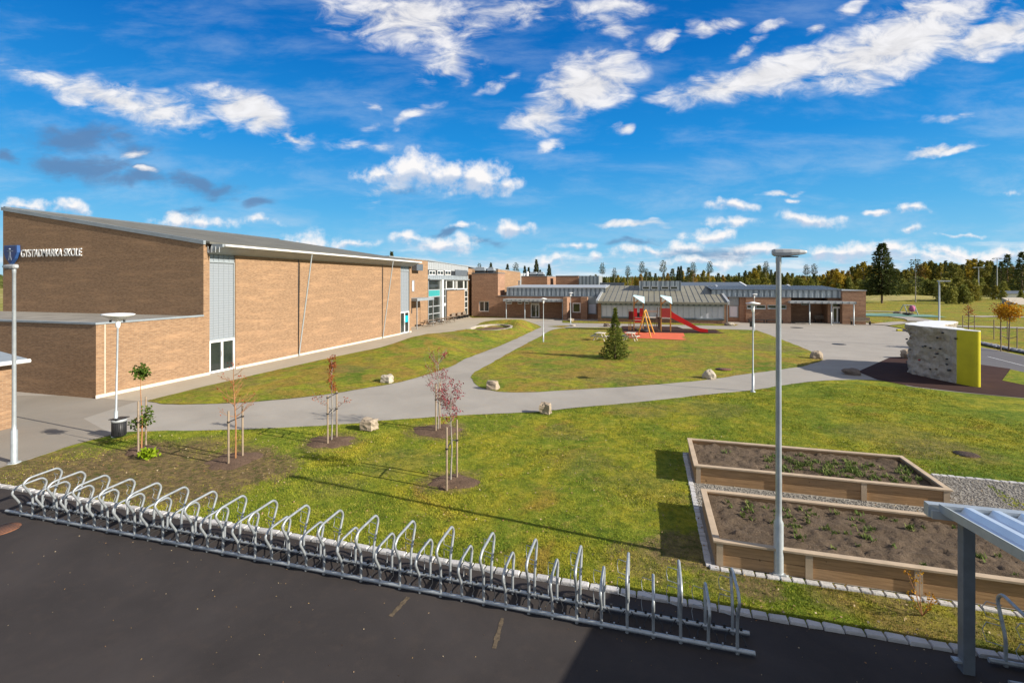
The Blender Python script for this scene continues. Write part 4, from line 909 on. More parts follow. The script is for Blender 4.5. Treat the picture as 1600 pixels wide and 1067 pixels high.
d = frame_y(dY, dq(1300.5), dq(1316), .03, 2.15, .14, .08); xm = (dq(1300.5)+dq(1316))/2; d.box(xm-.08,xm+.08,dY-.03,dY+.03,.17,2.0); d = d.build('door', M['white'], rw)
MB().box(dq(1300.5)+.1,dq(1316)-.1,dY+.02,dY+.03,.1,2.1).build('door_glass', M['glass'], d); window_y(rw, dY, dq(1300.5), dq(1316), 2.2, 2.7, 0)
window_y(rw, WY+3.17, XY(1252,WY+3.17), XY(1266,WY+3.17), 2.3, 2.65, 0, 'zinc'); window_y(rw, WY+3.17, XY(1284,WY+3.17), XY(1296,WY+3.17), 2.3, 2.65, 0, 'white')
cy1 = 71.3
canopy('', 'entrance_canopy', XY(1234,cy1), XY(1338,cy1), cy1, WY+3.19, 2.72, .3, [(XY(1265,cy1+.3),cy1+.3),(XY(1299,cy1+.3),cy1+.3),(XY(1334,cy1+.3),cy1+.3)], 'zinc entrance canopy on posts near the right end of the school', 10) if False else None
t = thing('entrance_canopy', 'zinc entrance canopy on posts at the right end of the school', 'canopy', (25, cy1, 0))
a, c = XY(1234, cy1)+.02, XY(1338, cy1)
mb = MB(); mb.box(a,c,cy1,WY-.62,2.72,3.0); mb.box(E1+.02,E2-.02,WY-.619,WY+3.18,2.72,3.0); mb.build('canopy_roof', M['zinc_light'], t)
mb = MB(); 
for i in range(11): x = a+(c-a)*i/10; mb.box(x-.02,x+.02,cy1-.03,cy1-.001,2.72,3.0)
mb.build('fascia_seam', M['zinc_dark'], t)
for p in (1265,1299,1334): MB().lathe([(.16,0),(.16,.02),(.07,.03),(.07,2.719)], (XY(p,cy1+.3),cy1+.3,0), 8).build('post', M['galv_pole'], t)
# ================================================================== LEFT FRAGMENT: small brick shed
fx0 = G(20, 668.5); sx_ = fx0[0]
sh_ = thing('brick_shed', 'corner of a small brick outbuilding with white gutter at the left edge', 'building', (sx_, fx0[1], 0))
sY = fx0[1]; zr_ = ZX(20, 566, sx_)
MB().box(sx_-5,sx_,sY-7,sY,0,zr_).build('wall', M['brick'], sh_)
MB().xz([(sx_+.35,zr_+.02),(sx_+.35,zr_+.12),(sx_-5.3,zr_+.9),(sx_-5.3,zr_+.8)], sY-7.2, sY+.25).build('roof', M['zinc'], sh_)
MB().tube([(sx_+.4,sY-7.2,zr_+.03),(sx_+.4,sY+.3,zr_+.03)], .075, 10).build('gutter', M['white'], sh_)
MB().tube([(sx_+.38,sY-.62,zr_),(sx_+.1,sY-.62,zr_-.3),(sx_+.1,sY-.62,.35),(sx_+.22,sY-.62,.22)], .055, 8).build('downpipe', M['white'], sh_)
# ================================================================== BIKE RACK
rk = thing('bicycle_rack', 'long galvanised double-height bicycle rack along the asphalt yard', 'bike rack', (-6.6, 8.0, 0))
RY0, RY1 = 7.8, 8.22
def fillet(pts, r=.08, n=4):
    out = [pts[0]]
    for i in range(1, len(pts)-1):
        a, b, c = Vector(pts[i-1]), Vector(pts[i]), Vector(pts[i+1]); rr = min(r, (a-b).length*.45, (c-b).length*.45)
        p = b+(a-b).normalized()*rr; q = b+(c-b).normalized()*rr
        for k in range(n+1): t = k/n; out.append(tuple(p*(1-t)**2+b*2*t*(1-t)+q*t*t))
    out.append(pts[-1]); return out
tall_p = [(0,.0),(0,.47),(-.18,.77),(-.17,.92),(.55,.90),(.58,.74),(.42,.36),(.42,0)]
tall_p = [(0,.0),(0,.46),(-.19,.80),(-.07,.90),(.50,.93),(.60,.80),(.42,.34),(.42,0)]
low_p = [(0,.0),(0,.22),(-.18,.54),(-.07,.65),(.42,.68),(.52,.56),(.42,.24),(.42,0)]
def hoop(prof, kind):
    mb = MB(); pts = [(0, RY0+y, .06+z*1.0) for y, z in prof]
    mb.tube(fillet(pts, .1, 5), .0235, 10); hb = mb
    return hb
def wires(z0, dz):
    mb = MB()
    for (zz, dd) in ((z0, .2), (z0-.3, .26)):
        mb.tube([(0,RY1+.08,zz),(-.17,RY1+.10,zz+.02),(-.19,RY1+.16,zz-dd*.5),(-.17,RY1+.1,zz-dd),(0,RY1+.04,zz-dd)], .006, 5)
    return mb
first = {}
def place(kind, x):
    if kind not in first:
        o = hoop(tall_p if kind == 'tall' else low_p, kind).build('hoop', M['galv'], None); w = wires(.82 if kind == 'tall' else .58, 0).build('wire_clip', M['galv'], None)
        for yy in (RY0, RY1): f = MB().lathe([(.03,.0),(.03,.055)], (0,yy,-.0), 8).build('foot', M['galv'], None); f.parent = o
        w.parent = o; first[kind] = o; c = o
    else: c = copy_tree(first[kind])
    c.parent = rk; c.location = Vector((x, 0, 0))-Vector((-6.6, 8.0, 0)); return c
X0r = 1.26
for k in range(20):
    place('tall', X0r-k*.795); place('low', X0r-k*.795-.40)
for y in (RY0, RY1): MB().tube([(-14.75,y,.055),(1.5,y,.055)], .034, 10).build('rail', M['galv'], rk)
mb = MB(); mb2 = MB()
for k in range(40):
    x = X0r-k*.3975
    for s in (-1, 1): mb.tube([(x+.05*s,RY1-.04,.09),(x+.14*s,RY1-.2,.06),(x+.14*s,RY0+.12,.05)], .009, 5)
    mb.cbox((x+.12,RY1,.11), (.035,.05,.05)); mb.cbox((x-.12,RY1,.11), (.035,.05,.05)); mb2.cbox((x-.2,RY0,.105), (.02,.02,.035))
mb.build('wheel_guide', M['rubberblack'], rk); mb2.build('rail_bolt', M['galv'], rk)
# second rack under the shed on the right
r2 = thing('bicycle_rack', 'bicycle rack hoop standing beside the shed post at the right edge', 'bike rack', (5.0, 7.6, 0))
for i, (dx, kind) in enumerate(((0,'tall'),(.4,'low'),(.8,'tall'),(1.2,'low'))):
    c = copy_tree(first[kind]); c.parent = r2; g_ = G(1606, 1078); c.location = Vector((g_[0]+dx, g_[1]-RY0+.0, 0))-Vector((5.0, 7.6, 0))
for y in (0, .42): MB().tube([(g_[0]-.2,g_[1]+y,.055),(g_[0]+4,g_[1]+y,.055)], .034, 10).build('rail', M['galv'], r2)
# ================================================================== BIKE SHED
pp = G(1510, 1048); bs = thing('bike_shed', 'open bike shed with corrugated roof and steel post at the right edge', 'shelter', (pp[0], pp[1], 0))
cr = G(1468, 797, 2.24)
x0, y1 = cr[0], cr[1]; sl = .117
M['shadegalv'] = simple('shaded_steel', (.15,.175,.20), .5, .3, .15, 5)  # post steel with the roof's shade painted into its base colour
M['corr'] = simple('corrugated_roof_sheet', (.58,.66,.76), .4, .35, .06, 3)
rz2 = lambda y: 2.24+(y1-y)*sl
mb = MB(); X1 = x0+7; ys = y1+.02; ye_ = y1-7.0
xs = []; x = x0+.12
while x < X1: xs += [(x,0),(x+.14,0),(x+.19,.075),(x+.27,.075),(x+.32,0)]; x += .32
vs = []
for y in (ys, ye_):
    for xx, dz in xs: vs.append((xx, y, rz2(y)+dz))
n = len(xs); mb.add(vs, [(i,n+i,n+i+1,i+1) for i in range(n-1)]); vs2 = [(a,b,c-.012) for a,b,c in vs]; mb.add(vs2, [(i,i+1,n+i+1,n+i) for i in range(n-1)])
mb.build('roof_sheet', M['corr'], bs)
mb = MB(); mb.hexa([(x0,ys,rz2(ys)-.03),(x0+.13,ys,rz2(ys)-.03),(x0+.13,ye_,rz2(ye_)-.03),(x0,ye_,rz2(ye_)-.03)],[(x0,ys,rz2(ys)+.09),(x0+.13,ys,rz2(ys)+.03),(x0+.13,ye_,rz2(ye_)+.03),(x0,ye_,rz2(ye_)+.09)]); mb.build('verge', M['galv_pole'], bs)
MB().box(x0-.12,X1,y1+.03,y1+.15,2.12,2.3).build('rear_gutter', M['galv_pole'], bs)
for k in range(2):
    MB().box(pp[0]-.07+k*4.5,pp[0]+.07+k*4.5,pp[1]-.07,pp[1]+.07,-.008,2.12).build('post', M['shadegalv'], bs, .006)
MB().box(x0-.1,X1,pp[1]-.05,pp[1]+.05,2.121,2.235).build('beam', M['galv_pole'], bs)
MB().box(pp[0]-.16,pp[0]-.071,pp[1]-.05,pp[1]+.05,.12,.15).build('bracket', M['galv'], bs)
for k in range(2): MB().box(pp[0]-.06+k*4.5,pp[0]+.06+k*4.5,ye_+.3,ye_+.42,-.008,rz2(ye_+.4)-.05).build('post', M['galv_pole'], bs)
# ================================================================== RAISED BEDS
def bed(name, lab, x0, x1, y0, y1, h, posts, soilz):
    t = thing(name, lab, 'garden bed', ((x0+x1)/2, (y0+y1)/2, 0)); w = .05
    for nm, (a, b_, c, d) in (('front_boards',(x0,x1,y0,y0+w)),('rear_boards',(x0,x1,y1-w,y1)),('end_boards',(x0,x0+w,y0+w,y1-w)),('end_boards',(x1-w,x1,y0+w,y1-w))):
        mb = MB(); hh = (h-.045)/2
        mb.box(a,b_,c,d,0,hh-.008); mb.box(a+.001,b_-.001,c+.015,d-.015,hh-.008,hh+.008); mb.box(a,b_,c,d,hh+.008,h-.045); mb.build(nm, M['wood'], t)
    mb = MB(); k = .13
    mb.box(x0-.04,x1+.04,y0-.05,y0+k-.05,h-.044,h); mb.box(x0-.04,x1+.04,y1+.05-k,y1+.05,h-.044,h); mb.box(x0-.04,x0+k-.04,y0+k-.048,y1+.048-k,h-.044,h); mb.box(x1+.04-k,x1+.04,y0+k-.048,y1+.048-k,h-.044,h)
    mb.build('capping', M['woodtop'], t, .006)
    for x in posts: MB().box(x-.06,x+.06,y0-.035,y0-.001,0,h-.046).build('post', M['woodtop'], t)
    gx, gy = np.meshgrid(np.arange(x0+.06, x1-.05, .055), np.arange(y0+.06, y1-.05, .055)); sh = gx.shape; X, Y = gx.ravel(), gy.ravel()
    Z = soilz+.05*vnoise(X, Y, 2.2, 3)+.035*vnoise(X, Y, 9, 5)+rng.uniform(-.012,.012,X.size)
    ny_, nx_ = sh; f = [(j*nx_+i, j*nx_+i+1, (j+1)*nx_+i+1, (j+1)*nx_+i) for j in range(ny_-1) for i in range(nx_-1)]
    o0 = ORG[t.name]; rawmesh('soil', np.stack([X-o0.x, Y-o0.y, Z], 1), f, M['soil'], t)
    return t
bed('raised_garden_bed', 'nearer raised timber garden bed of dark soil behind the lamp post', 1.24, 8.6, 10.12, 12.5, .5, [1.32, 2.85, 4.55, 6.5], .38)
bed('raised_garden_bed', 'farther raised timber garden bed with green weeds at its right end', 1.22, 7.0, 14.12, 16.45, .5, [1.3, 3.3, 5.2, 6.92], .38)
def weeds(name, spots, mat, lab=None):
    V = []; Fc = []
    for (x, y, z, s, n) in spots:
        for _ in range(n):
            a = random.uniform(0, 6.28); r = abs(random.gauss(0, .5))*s; bx, by = x+math.cos(a)*r, y+math.sin(a)*r; h = random.uniform(.04, .13)*min(1, s*3+.4); t = random.uniform(0, 6.28); w = random.uniform(.012, .03)
            lx, ly = math.cos(t)*h*.6, math.sin(t)*h*.6; k = len(V)
            V += [(bx-w*math.sin(t),by+w*math.cos(t),z),(bx+w*math.sin(t),by-w*math.cos(t),z),(bx+lx,by+ly,z+h)]; Fc.append((k,k+1,k+2))
    return rawmesh(name, V, Fc, mat)
sp = []
for _ in range(80): sp.append((random.gauss(4.4,.7), random.uniform(14.5,16.0), .39, random.uniform(.05,.2), 16))
for _ in range(22): sp.append((random.uniform(5.2,6.8), random.uniform(14.5,15.8), .39, .15, 30))
sp = [p for p in sp if p[0] < 6.8]
for _ in range(36): sp.append((random.uniform(1.5,4.5), random.uniform(11.2,12.3), .39, random.uniform(.05,.15), 12))
for _ in range(40): sp.append((random.uniform(1.4,8.3), random.uniform(10.4,12.3), .39, .07, 12))
for x, y in ((2.9,10.85),(5.2,11.9),(6.6,12.1),(5.9,11.0)): sp.append((x, y, .39, .14, 30))
tag(weeds('weeds', sp, M['leaf_weed']), 'green weeds sprouting from the raised bed soil', 'weeds', kind='stuff')
# gravel stones
def stones(name, xs, ys, zs, sizes, mat):
    base = np.array([(1,0,0),(-1,0,0),(0,1,0),(0,-1,0),(0,0,1),(0,0,-1)], float); fc = np.array([(0,2,4),(2,1,4),(1,3,4),(3,0,4),(2,0,5),(1,2,5),(3,1,5),(0,3,5)])
    n = len(xs); rot = rng.uniform(0, 6.28, n); V = np.empty((n,6,3)); sc = np.stack([sizes*rng.uniform(.7,1.2,n), sizes*rng.uniform(.6,1,n), sizes*rng.uniform(.4,.7,n)], 1)
    b = base[None]*sc[:,None]*rng.uniform(.8,1.2,(n,6,1)); c, s = np.cos(rot)[:,None], np.sin(rot)[:,None]
    V[:,:,0] = b[:,:,0]*c-b[:,:,1]*s+xs[:,None]; V[:,:,1] = b[:,:,0]*s+b[:,:,1]*c+ys[:,None]; V[:,:,2] = b[:,:,2]+zs[:,None]
    Fa = (fc[None]+(np.arange(n)*6)[:,None,None]).reshape(-1,3); return rawmesh(name, V.reshape(-1,3), Fa, mat)
n = 26000; gx = rng.uniform(1.1, 13, n); gy = rng.uniform(12.55, 16.5, n)
gpoly = [(1.15,12.56),(1.15,14.05),(7.1,14.05),(7.2,16.5)]+wp([(1460,743),(1600,757.5),(1700,769)])+[(13,12.56)]
k = inpoly(gx, gy, gpoly); gx, gy = gx[k], gy[k]
tag(stones('gravel', gx, gy, np.full(gx.size,.018), rng.uniform(.012,.034,gx.size), M['pebble']), 'grey gravel between and beside the raised beds', 'gravel', kind='stuff')
# drain stones by the right road
n = 1500; t_ = rng.uniform(0, 1, n); a = np.array(G(1528,537)); b_ = np.array(G(1640,560)); off = rng.normal(0, .55, n); P = a+(b_-a)*t_[:,None]; P[:,0] += off*.2; P[:,1] += off
tag(stones('drain_stones', P[:,0], P[:,1], np.full(n,.12), rng.uniform(.1,.24,n), M['cobble']), 'strip of grey loose stones beside the road', 'stones', kind='stuff')
# ================================================================== LAMPS
def shoe_lamp(lab, px, py, dirx, height, grp='tall yard lamps'):
    g = G(px, py); t = thing('street_lamp', lab, 'street lamp', (g[0], g[1], 0), 0, None); x, y = g
    MB().lathe([(.17,0),(.17,.02),(.1,.021),(.085,.06),(.085,.98),(.06,1.03),(.055,1.2),(.045,height-.25),(.05,height-.24),(.05,height-.12)], (x,y,.0), 14).build('pole', M['galv_pole'], t)
    MB().box(x-.11,x+.11,y-.11,y+.11,.0,.045).build('base_plate', M['galv'], t)
    mb = MB(); d = dirx; L = [(-.11,.05,-.06,.03),(-.07,.08,-.09,.045),(.06,.095,-.10,.045),(.2,.095,-.09,.04),(.34,.08,-.075,.03),(.44,.055,-.055,.012),(.47,.03,-.04,.0)]
    vs = []; n = 12
    for (l, w, zb_, zt_) in L:
        for k in range(n):
            q = 2*math.pi*k/n; cz_ = (zb_+zt_)/2; vs.append((x+d*l, y+w*math.cos(q), height-.02+cz_+(zt_-zb_)/2*max(-1, min(1, 1.5*math.sin(q)))))
    m_ = len(L); fs = [(i*n+k, i*n+(k+1) % n, (i+1)*n+(k+1) % n, (i+1)*n+k) for i in range(m_-1) for k in range(n)]+[tuple(range(n)), tuple(range(m_*n-1, (m_-1)*n-1, -1))]
    mb.add(vs, [f if d < 0 else f[::-1] for f in fs], False); mb.build('lamp_head', M['zinc_light'], t)
    MB().box(min(x+d*.06,x+d*.32),max(x+d*.06,x+d*.32),y-.055,y+.055,height-.135,height-.115).build('lens', M['dark'], t)
    return t
l1 = shoe_lamp('tall galvanised lamp post standing beside the nearer garden bed', 1216.5, 897, 1, 6.1)
l2 = shoe_lamp('tall galvanised lamp post at the left edge beside the brick outbuilding', 22, 723, -1, 6.02)
def park_lamp(lab, px, py, htop, disc=.34, saucer=False, lean=0):
    g = G(px, py); x, y = g; t = thing('park_lamp', lab, 'lamp post', (x, y, 0)); h = htop
    MB().lathe([(.13,0),(.13,.02),(.06,.03),(.06,.9),(.035,.95),(.03,h-.45)], (x,y,0), 10).build('pole', M['galv_pole'], t)
    MB().lathe([(.05,h-.5),(.075,h-.42),(.075,h-.3),(.05,h-.28)], (x,y,0), 12).build('lamp_holder', M['white'], t)
    if saucer:
        MB().lathe([(.05,h-.28),(.2,h-.2),(.46,h-.06),(.5,h-.02),(.44,h+.0),(.01,h+.03)], (x,y,0), 28).build('lamp_shade', M['white'], t)
        mb = MB()
        for k in range(3): w = k*2.09+.3; mb.cbox((x+.22*math.cos(w),y+.22*math.sin(w),h-.25),(.05,.05,.08))
        mb.build('bracket', M['dark'], t)
    else:
        MB().lathe([(.09,h-.28),(.1,h-.1),(.09,h-.07)], (x,y,0), 12).build('diffuser', M['blinds'], t)
        MB().lathe([(disc,h-.075),(disc*1.02,h-.06),(.14,h-.01),(.05,h+.02)], (x,y,0), 24).build('lamp_shade', M['white'], t)
    if lean: t.rotation_euler = (0, lean, 0)
    return t
park_lamp('saucer-shaded lamp post behind the black litter bin', 180.5, 682, 4.38, saucer=True, lean=R(1.6))
park_lamp('disc-shaded lamp post on the near lawn edge left of the tall lamp', 1176.5, 612, 4.5)
park_lamp('disc-shaded lamp post on the central lawn near the path corner', 849, 535, 4.05)
park_lamp('disc-shaded lamp post in front of the low wing by two pale rocks', 891.5, 509, 4.2)
park_lamp('farthest disc-shaded lamp post with a black box on its pole', 1178.5, 517.5, 4.2)
g = G(1174, 517.5); tag(MB().box(g[0]-.16,g[0]+.12,g[1]-.12,g[1]+.12,.5,1.15).build('litter_bin', M['black']), 'small black bin fixed to the farthest disc-shaded lamp', 'litter bin')
g = G(1467.5, 541); t = thing('street_lamp', 'thin white lamp post with flat arm behind the climbing wall', 'street lamp', (g[0], g[1], 0))
h = 5.55; MB().lathe([(.1,0),(.1,1.2),(.07,1.25),(.06,h)], (g[0],g[1],0), 8).build('pole', M['galv_pole'], t); MB().box(g[0]-.1,g[0]+.75,g[1]-.12,g[1]+.12,h,h+.1).build('lamp_head', M['zinc_light'], t)
for px, py, ty, lab in ((1529,463,418,'tall floodlight mast, the left of the two by the far bushes'),(1558,461,404,'tall floodlight mast, the right of the two by the far bushes')):
    g = G(px, py); d = F*H/(py-HZ); h = H+(HZ-ty)/F*d; t = thing('floodlight_mast', lab, 'floodlight mast', (g[0], g[1], 0))
    MB().lathe([(.2,0),(.13,h)], (g[0],g[1],0), 8).build('pole', M['zinc_light'], t); mb = MB(); mb.box(g[0]-1.5,g[0]+1.5,g[1]-.1,g[1]+.1,h,h+.2)
    mb.box(g[0]-1.7,g[0]-1.0,g[1]-.3,g[1]+.3,h-.25,h+.05); mb.box(g[0]+.9,g[0]+1.7,g[1]-.3,g[1]+.3,h-.25,h+.05); mb.build('lamp_bar', M['zinc'], t)
# litter bin by the saucer lamp
g = G(186, 682); t = thing('litter_bin', 'black ribbed litter bin with a liner bag beside the saucer lamp', 'litter bin', (g[0], g[1], 0)); x, y = g
mb = MB(); mb.lathe([(.19,.04),(.205,.06),(.22,.56),(.2,.56)], (x,y,0), 24)
for k in range(24): w = k*math.pi/12; mb.cbox((x+.208*math.cos(w),y+.208*math.sin(w),.3),(.02,.025,.46),w)
mb.build('body', M['black'], t)
MB().lathe([(.228,.55),(.235,.57),(.232,.62),(.215,.63)], (x,y,0), 20).build('liner_bag', M['zinc_light'], t)
MB().hexa([(x-.22,y-.21,.63),(x+.22,y-.21,.66),(x+.22,y+.21,.66),(x-.22,y+.21,.63)],[(x-.22,y-.21,.65),(x+.22,y-.21,.69),(x+.22,y+.21,.69),(x-.22,y+.21,.65)]).build('lid', M['black'], t)
# drain covers
M['rust'] = simple('rusty_iron', (.20,.085,.045), .85, .2, .3, 20, .5, 60)
M['rustdark'] = simple('dull_iron', (.12,.085,.055), .95, 0, .5, 14)
def cover(px, py, r, lab, mat, z=.004):
    g = G(px, py); t = thing('manhole_cover', lab, 'manhole cover', (g[0], g[1], z)); mb = MB(); mb.lathe([(r,0),(r,.006),(.001,.008)], (g[0],g[1],z), 24); mb.build('lid', M[mat], t)
    mb = MB()
    for i in range(-3, 4): mb.box(g[0]+i*r*.25-.01,g[0]+i*r*.25+.01,g[1]-r*.7,g[1]+r*.7,z+.009,z+.014)
    mb.build('grating_ribs', M['dark'], t)
cover(2, 827, .32, 'rusty red manhole cover in the dark asphalt at left', 'rust', -.004)
cover(1510, 710, .33, 'round iron cover in the lawn behind the far garden bed', 'mulch', .008)
cover(1311, 538, .55, 'dark drain cover in the grey court', 'dark', .006)
cover(1131, 579, .45, 'brown round cover in the central lawn left of the pale rock', 'rust', .09)
cover(1245, 512, .7, 'dark drain cover in the court before the right wing', 'dark', .006)
# ================================================================== ROCKS
def rock(lab, px, py, w, h, mat, seed, boxy=.5, point=0):
    g = G(px, py); w *= .92; h *= .92; random.seed(seed); mb = MB(); n1, n2 = 14, 9; vs = []
    for j in range(n2+1):
        th = math.pi*j/n2
        for i in range(n1):
            ph = 2*math.pi*i/n1; d = Vector((math.sin(th)*math.cos(ph), math.sin(th)*math.sin(ph), math.cos(th)))
            if boxy: m_ = max(abs(d.x), abs(d.y), abs(d.z)); d = d.lerp(d/m_*.85, boxy)
            k = 1+.28*mnoise.fractal(d*1.3+Vector((seed*3.1,0,0)), 1, 2, 3); d = d*k
            if point and d.z > 0: d.x *= 1-point*d.z; d.y *= 1-point*d.z
            vs.append((g[0]+d.x*w/2, g[1]+d.y*w*.42, max(-.1, h*.42+d.z*h*.58)))
    mb.add(vs, [(j*n1+i, (j+1)*n1+i, (j+1)*n1+(i+1) % n1, j*n1+(i+1) % n1) for j in range(n2) for i in range(n1)])
    o = mb.build('boulder', M[mat]); c = Vector((g[0], g[1], 0))
    for v in o.data.vertices: v.co -= c
    o.location = c; return tag(o, lab, 'rock')
rock('squared pale boulder on the wedge lawn facing the hall', 605, 598, .8, .5, 'rockwhite', 1, .9)
rock('squared grey boulder at the left tip of the central lawn', 770, 608, .75, .5, 'rock', 2, .9)
rock('cracked layered boulder beside the path between two staked trees', 577, 671, .72, .48, 'rock', 3, .7)
rock('cube-like tan boulder on the near edge of the path', 852, 646, .6, .52, 'rock', 14, .95)
rock('pointed white boulder on the central lawn near the disc lamp', 1108, 592, .8, .62, 'rockwhite', 5, .2, .5)
rock('rounded half-lit boulder at the right corner of the central lawn', 1276, 561, .95, .62, 'rock', 6, .2)
rock('low dark boulder lying in the shadow left of the climbing wall', 1330, 585, 1.05, .42, 'rockdark', 7, .3)
rock('brown boulder tucked at the foot of the climbing wall', 1422, 560, 1.3, .75, 'rock', 8, .2)
rock('tan boulder before the low wing beside a lamp', 892, 502.5, 1.0, .55, 'rock', 9, .2)
rock('small flat white rock at the top edge of the central lawn', 895, 509.5, .8, .22, 'rockwhite', 10, .4)
rock('pale low rock at the right corner of the pavilion', 1142, 509, 1.0, .45, 'rockwhite', 11, .4)
rock('small dark rock left of the pale one by the pavilion corner', 1135, 509, .6, .4, 'rockdark', 12, .3)
rock('dark rock half hidden behind the young spruce', 948, 510.5, .9, .5, 'rockdark', 13, .3)
rock('boulder with sunlit end in the grass behind the climbing wall', 1483, 534, 1.9, 1.55, 'rock', 15, .4)
rock('small dark rock on the lawn beyond the right wing', 1402, 490.5, 1.4, .5, 'rockdark', 16, .3)
random.seed(21)
# yellow and black object on the court
g = G(1409, 517.5); t = thing('traffic_block', 'small yellow and black block lying on the court edge', 'traffic block', (g[0],g[1],0)); MB().cbox((g[0]-.25,g[1],.12),(.5,.3,.22),.1).build('yellow_half', M['yellow'], t, .03); MB().cbox((g[0]+.22,g[1]+.05,.1),(.4,.28,.18),.1).build('black_half', M['black'], t, .03)
# ================================================================== CLIMBING WALL
def cw(r, d): return (r*ca-d*sa, r*sa+d*ca)
cl = thing('climbing_wall', 'grey artificial climbing wall with a yellow rounded end on the brown rubber tiles', 'climbing wall', (*cw(24.5,28.5), 0))
CH = 2.92
rockline = [(24.62,26.15),(24.95,27.4),(25.2,28.4),(26.6,29.6),(28.4,31.0),(28.85,31.5),(28.6,32.0),(28.0,32.2),(26.0,31.0),(24.6,30.0),(24.15,29.5),(24.02,29.0),(23.95,28.2),(24.0,27.2),(24.06,26.15)]
def densify(l, st, close=False):
    out = []
    for a, b in zip(l[:-1], l[1:]):
        L = math.dist(a, b); k = max(1, int(L/st))
        out += [(a[0]+(b[0]-a[0])*i/k, a[1]+(b[1]-a[1])*i/k) for i in range(k)]
    out.append(l[-1]); return out
RL = densify(rockline, .08); cen = (25.2, 29.0); NZ = 36; vs = []; topring = []
for j in range(NZ+1):
    z = CH*j/NZ
    for i, p in enumerate(RL):
        a = RL[max(i-1,0)]; b = RL[min(i+1,len(RL)-1)]; tx, ty = b[0]-a[0], b[1]-a[1]; l = math.hypot(tx, ty); nx_, ny_ = ty/l, -tx/l
        e = min(i, len(RL)-1-i, 6)/6
        q = Vector((p[0]*1.0, p[1]*1.0, z)); dsp = (.16*mnoise.fractal(q*1.2, .9, 2, 4)+.16*abs(mnoise.noise(q*2.6))-.07*max(0, mnoise.noise(Vector((q.x*1.2,q.y*1.2,q.z*4)))))*e
        dsp += e*.12*math.sin(z/CH*3.1)*-1*(1 if i > len(RL)*.62 else .2)
        r_, d_ = p[0]+nx_*dsp, p[1]+ny_*dsp; w = cw(r_, d_); vs.append((w[0], w[1], z))
        if j == NZ: topring.append((w[0], w[1]))
n = len(RL)
MB().add(vs, [(j*n+i, j*n+i+1, (j+1)*n+i+1, (j+1)*n+i) for j in range(NZ) for i in range(n-1)], True).build('rock_face', M['climb'], cl)
yl = [(24.06,26.15),(24.10,26.0),(24.2,25.5)]+[(24.41-.2*math.cos(w),25.45-.2*math.sin(w)) for w in np.linspace(.1, math.pi, 11)]+[(24.62,25.7),(24.62,26.15)]
yl = [cw(*p) for p in yl]; vs = [(p[0],p[1],0) for p in yl]+[(p[0],p[1],CH) for p in yl]; n = len(yl)
MB().add(vs, [(i, i+1, n+i+1, n+i) for i in range(n-1)], True).build('rounded_end', M['yellow'], cl)
cap = topring+yl[1:-1]
MB().prism(cap, CH, CH+.03).build('top_cap', M['white'], cl)
hm = ['redpanel','dark','zinc_dark','dark','dark','oldwood']; k = 0
for i, p in enumerate(RL):
    if i < len(RL)-50: continue
    for z in np.arange(.3, 2.8, .3):
        if random.random() < .05:
            w = cw(p[0]-.06, p[1]); mb = MB(); mb.lathe([(.001,-.05),(.07,-.02),(.07,.03),(.001,.06)], (w[0],w[1],z+random.uniform(-.1,.1)), 6); mb.build('climbing_hold', M[random.choice(hm)], cl); k += 1
# ================================================================== PLAYGROUND
def tower(x, y, lab, left):
    t = thing('play_tower', lab, 'play tower', (x, y, .1)); w, d, h = 1.0, 1.3, 3.35
    for (dx, dy) in ((0,0),(w,0),(0,d),(w,d)):
        hh = h+.45 if dx == 0 else h-.25
        MB().box(x+dx-.05,x+dx+.05,y+dy-.05,y+dy+.05,.1,.1+hh).build('post', M['towerwood'], t, .01)
    MB().box(x-.05,x+w+.05,y-.05,y+d+.05,1.5,1.6).build('platform', M['greywood'], t)
    mb = MB(); mb.hexa([(x-.1,y-.2,3.95),(x+w+.14,y-.2,3.1),(x+w+.14,y+d+.2,3.15),(x-.05,y+d+.2,4.0)],[(x-.1,y-.2,4.0),(x+w+.15,y-.2,3.15),(x+w+.12,y+d+.2,3.85),(x-.0,y+d+.2,4.07)]); mb.build('canopy', M['paleroof'], t)
    MB().cbox((x+.25,y-.06,3.3),(.7,.05,.12),0,-.7).build('brace', M['towerwood'], t)
    if left:
        for (a, c) in ((0,.35),(.62,.98)): MB().box(x+a,x+c,y-.08,y-.04,1.65,2.6).build('red_panel', M['red'], t)
        MB().box(x+.1,x+.95,y-.09,y-.05,1.0,1.55).build('red_panel', M['red'], t)
        for z in (.35,.75,1.15): MB().box(x+.05,x+w-.05,y-.12,y+.02,z+.1,z+.16).build('rung', M['greywood'], t)
        MB().box(x+.05,x+.95,y+.1,y+.2,1.6,2.1).build('dark_panel', M['black'], t)
        for dx in (-.55,-.35): MB().box(x+dx-.04,x+dx+.04,y+.5,y+.58,.1,2.4).build('side_post', M['towerwood'], t)
        MB().box(x-.6,x-.06,y+.5,y+.56,1.3,2.2).build('side_panel', M['redpanel'], t)
    else:
        MB().box(x+.05,x+w-.05,y-.08,y-.03,1.65,2.65).build('red_panel', M['redpanel'], t)
        MB().box(x+.05,x+w-.05,y+d-.02,y+d+.03,1.65,2.3).build('red_panel', M['redpanel'], t)
        MB().box(x-.35,x-.06,y+.5,y+d,.1,1.65).build('side_wall', M['oldwood'], t)
    return t
t1 = tower(-1.62, 55.6, 'left wooden play tower with red panels and pale canopy', True)
t2 = tower(1.28, 55.4, 'right wooden play tower with pale canopy carrying the slide', False)
sl_ = thing('slide', 'long red slide running down from the right play tower', 'slide', (2.4, 56, 0))
prof = [(2.33,1.75),(2.6,1.62),(5.0,.42),(5.35,.3),(6.1,.26)]
mb = MB()
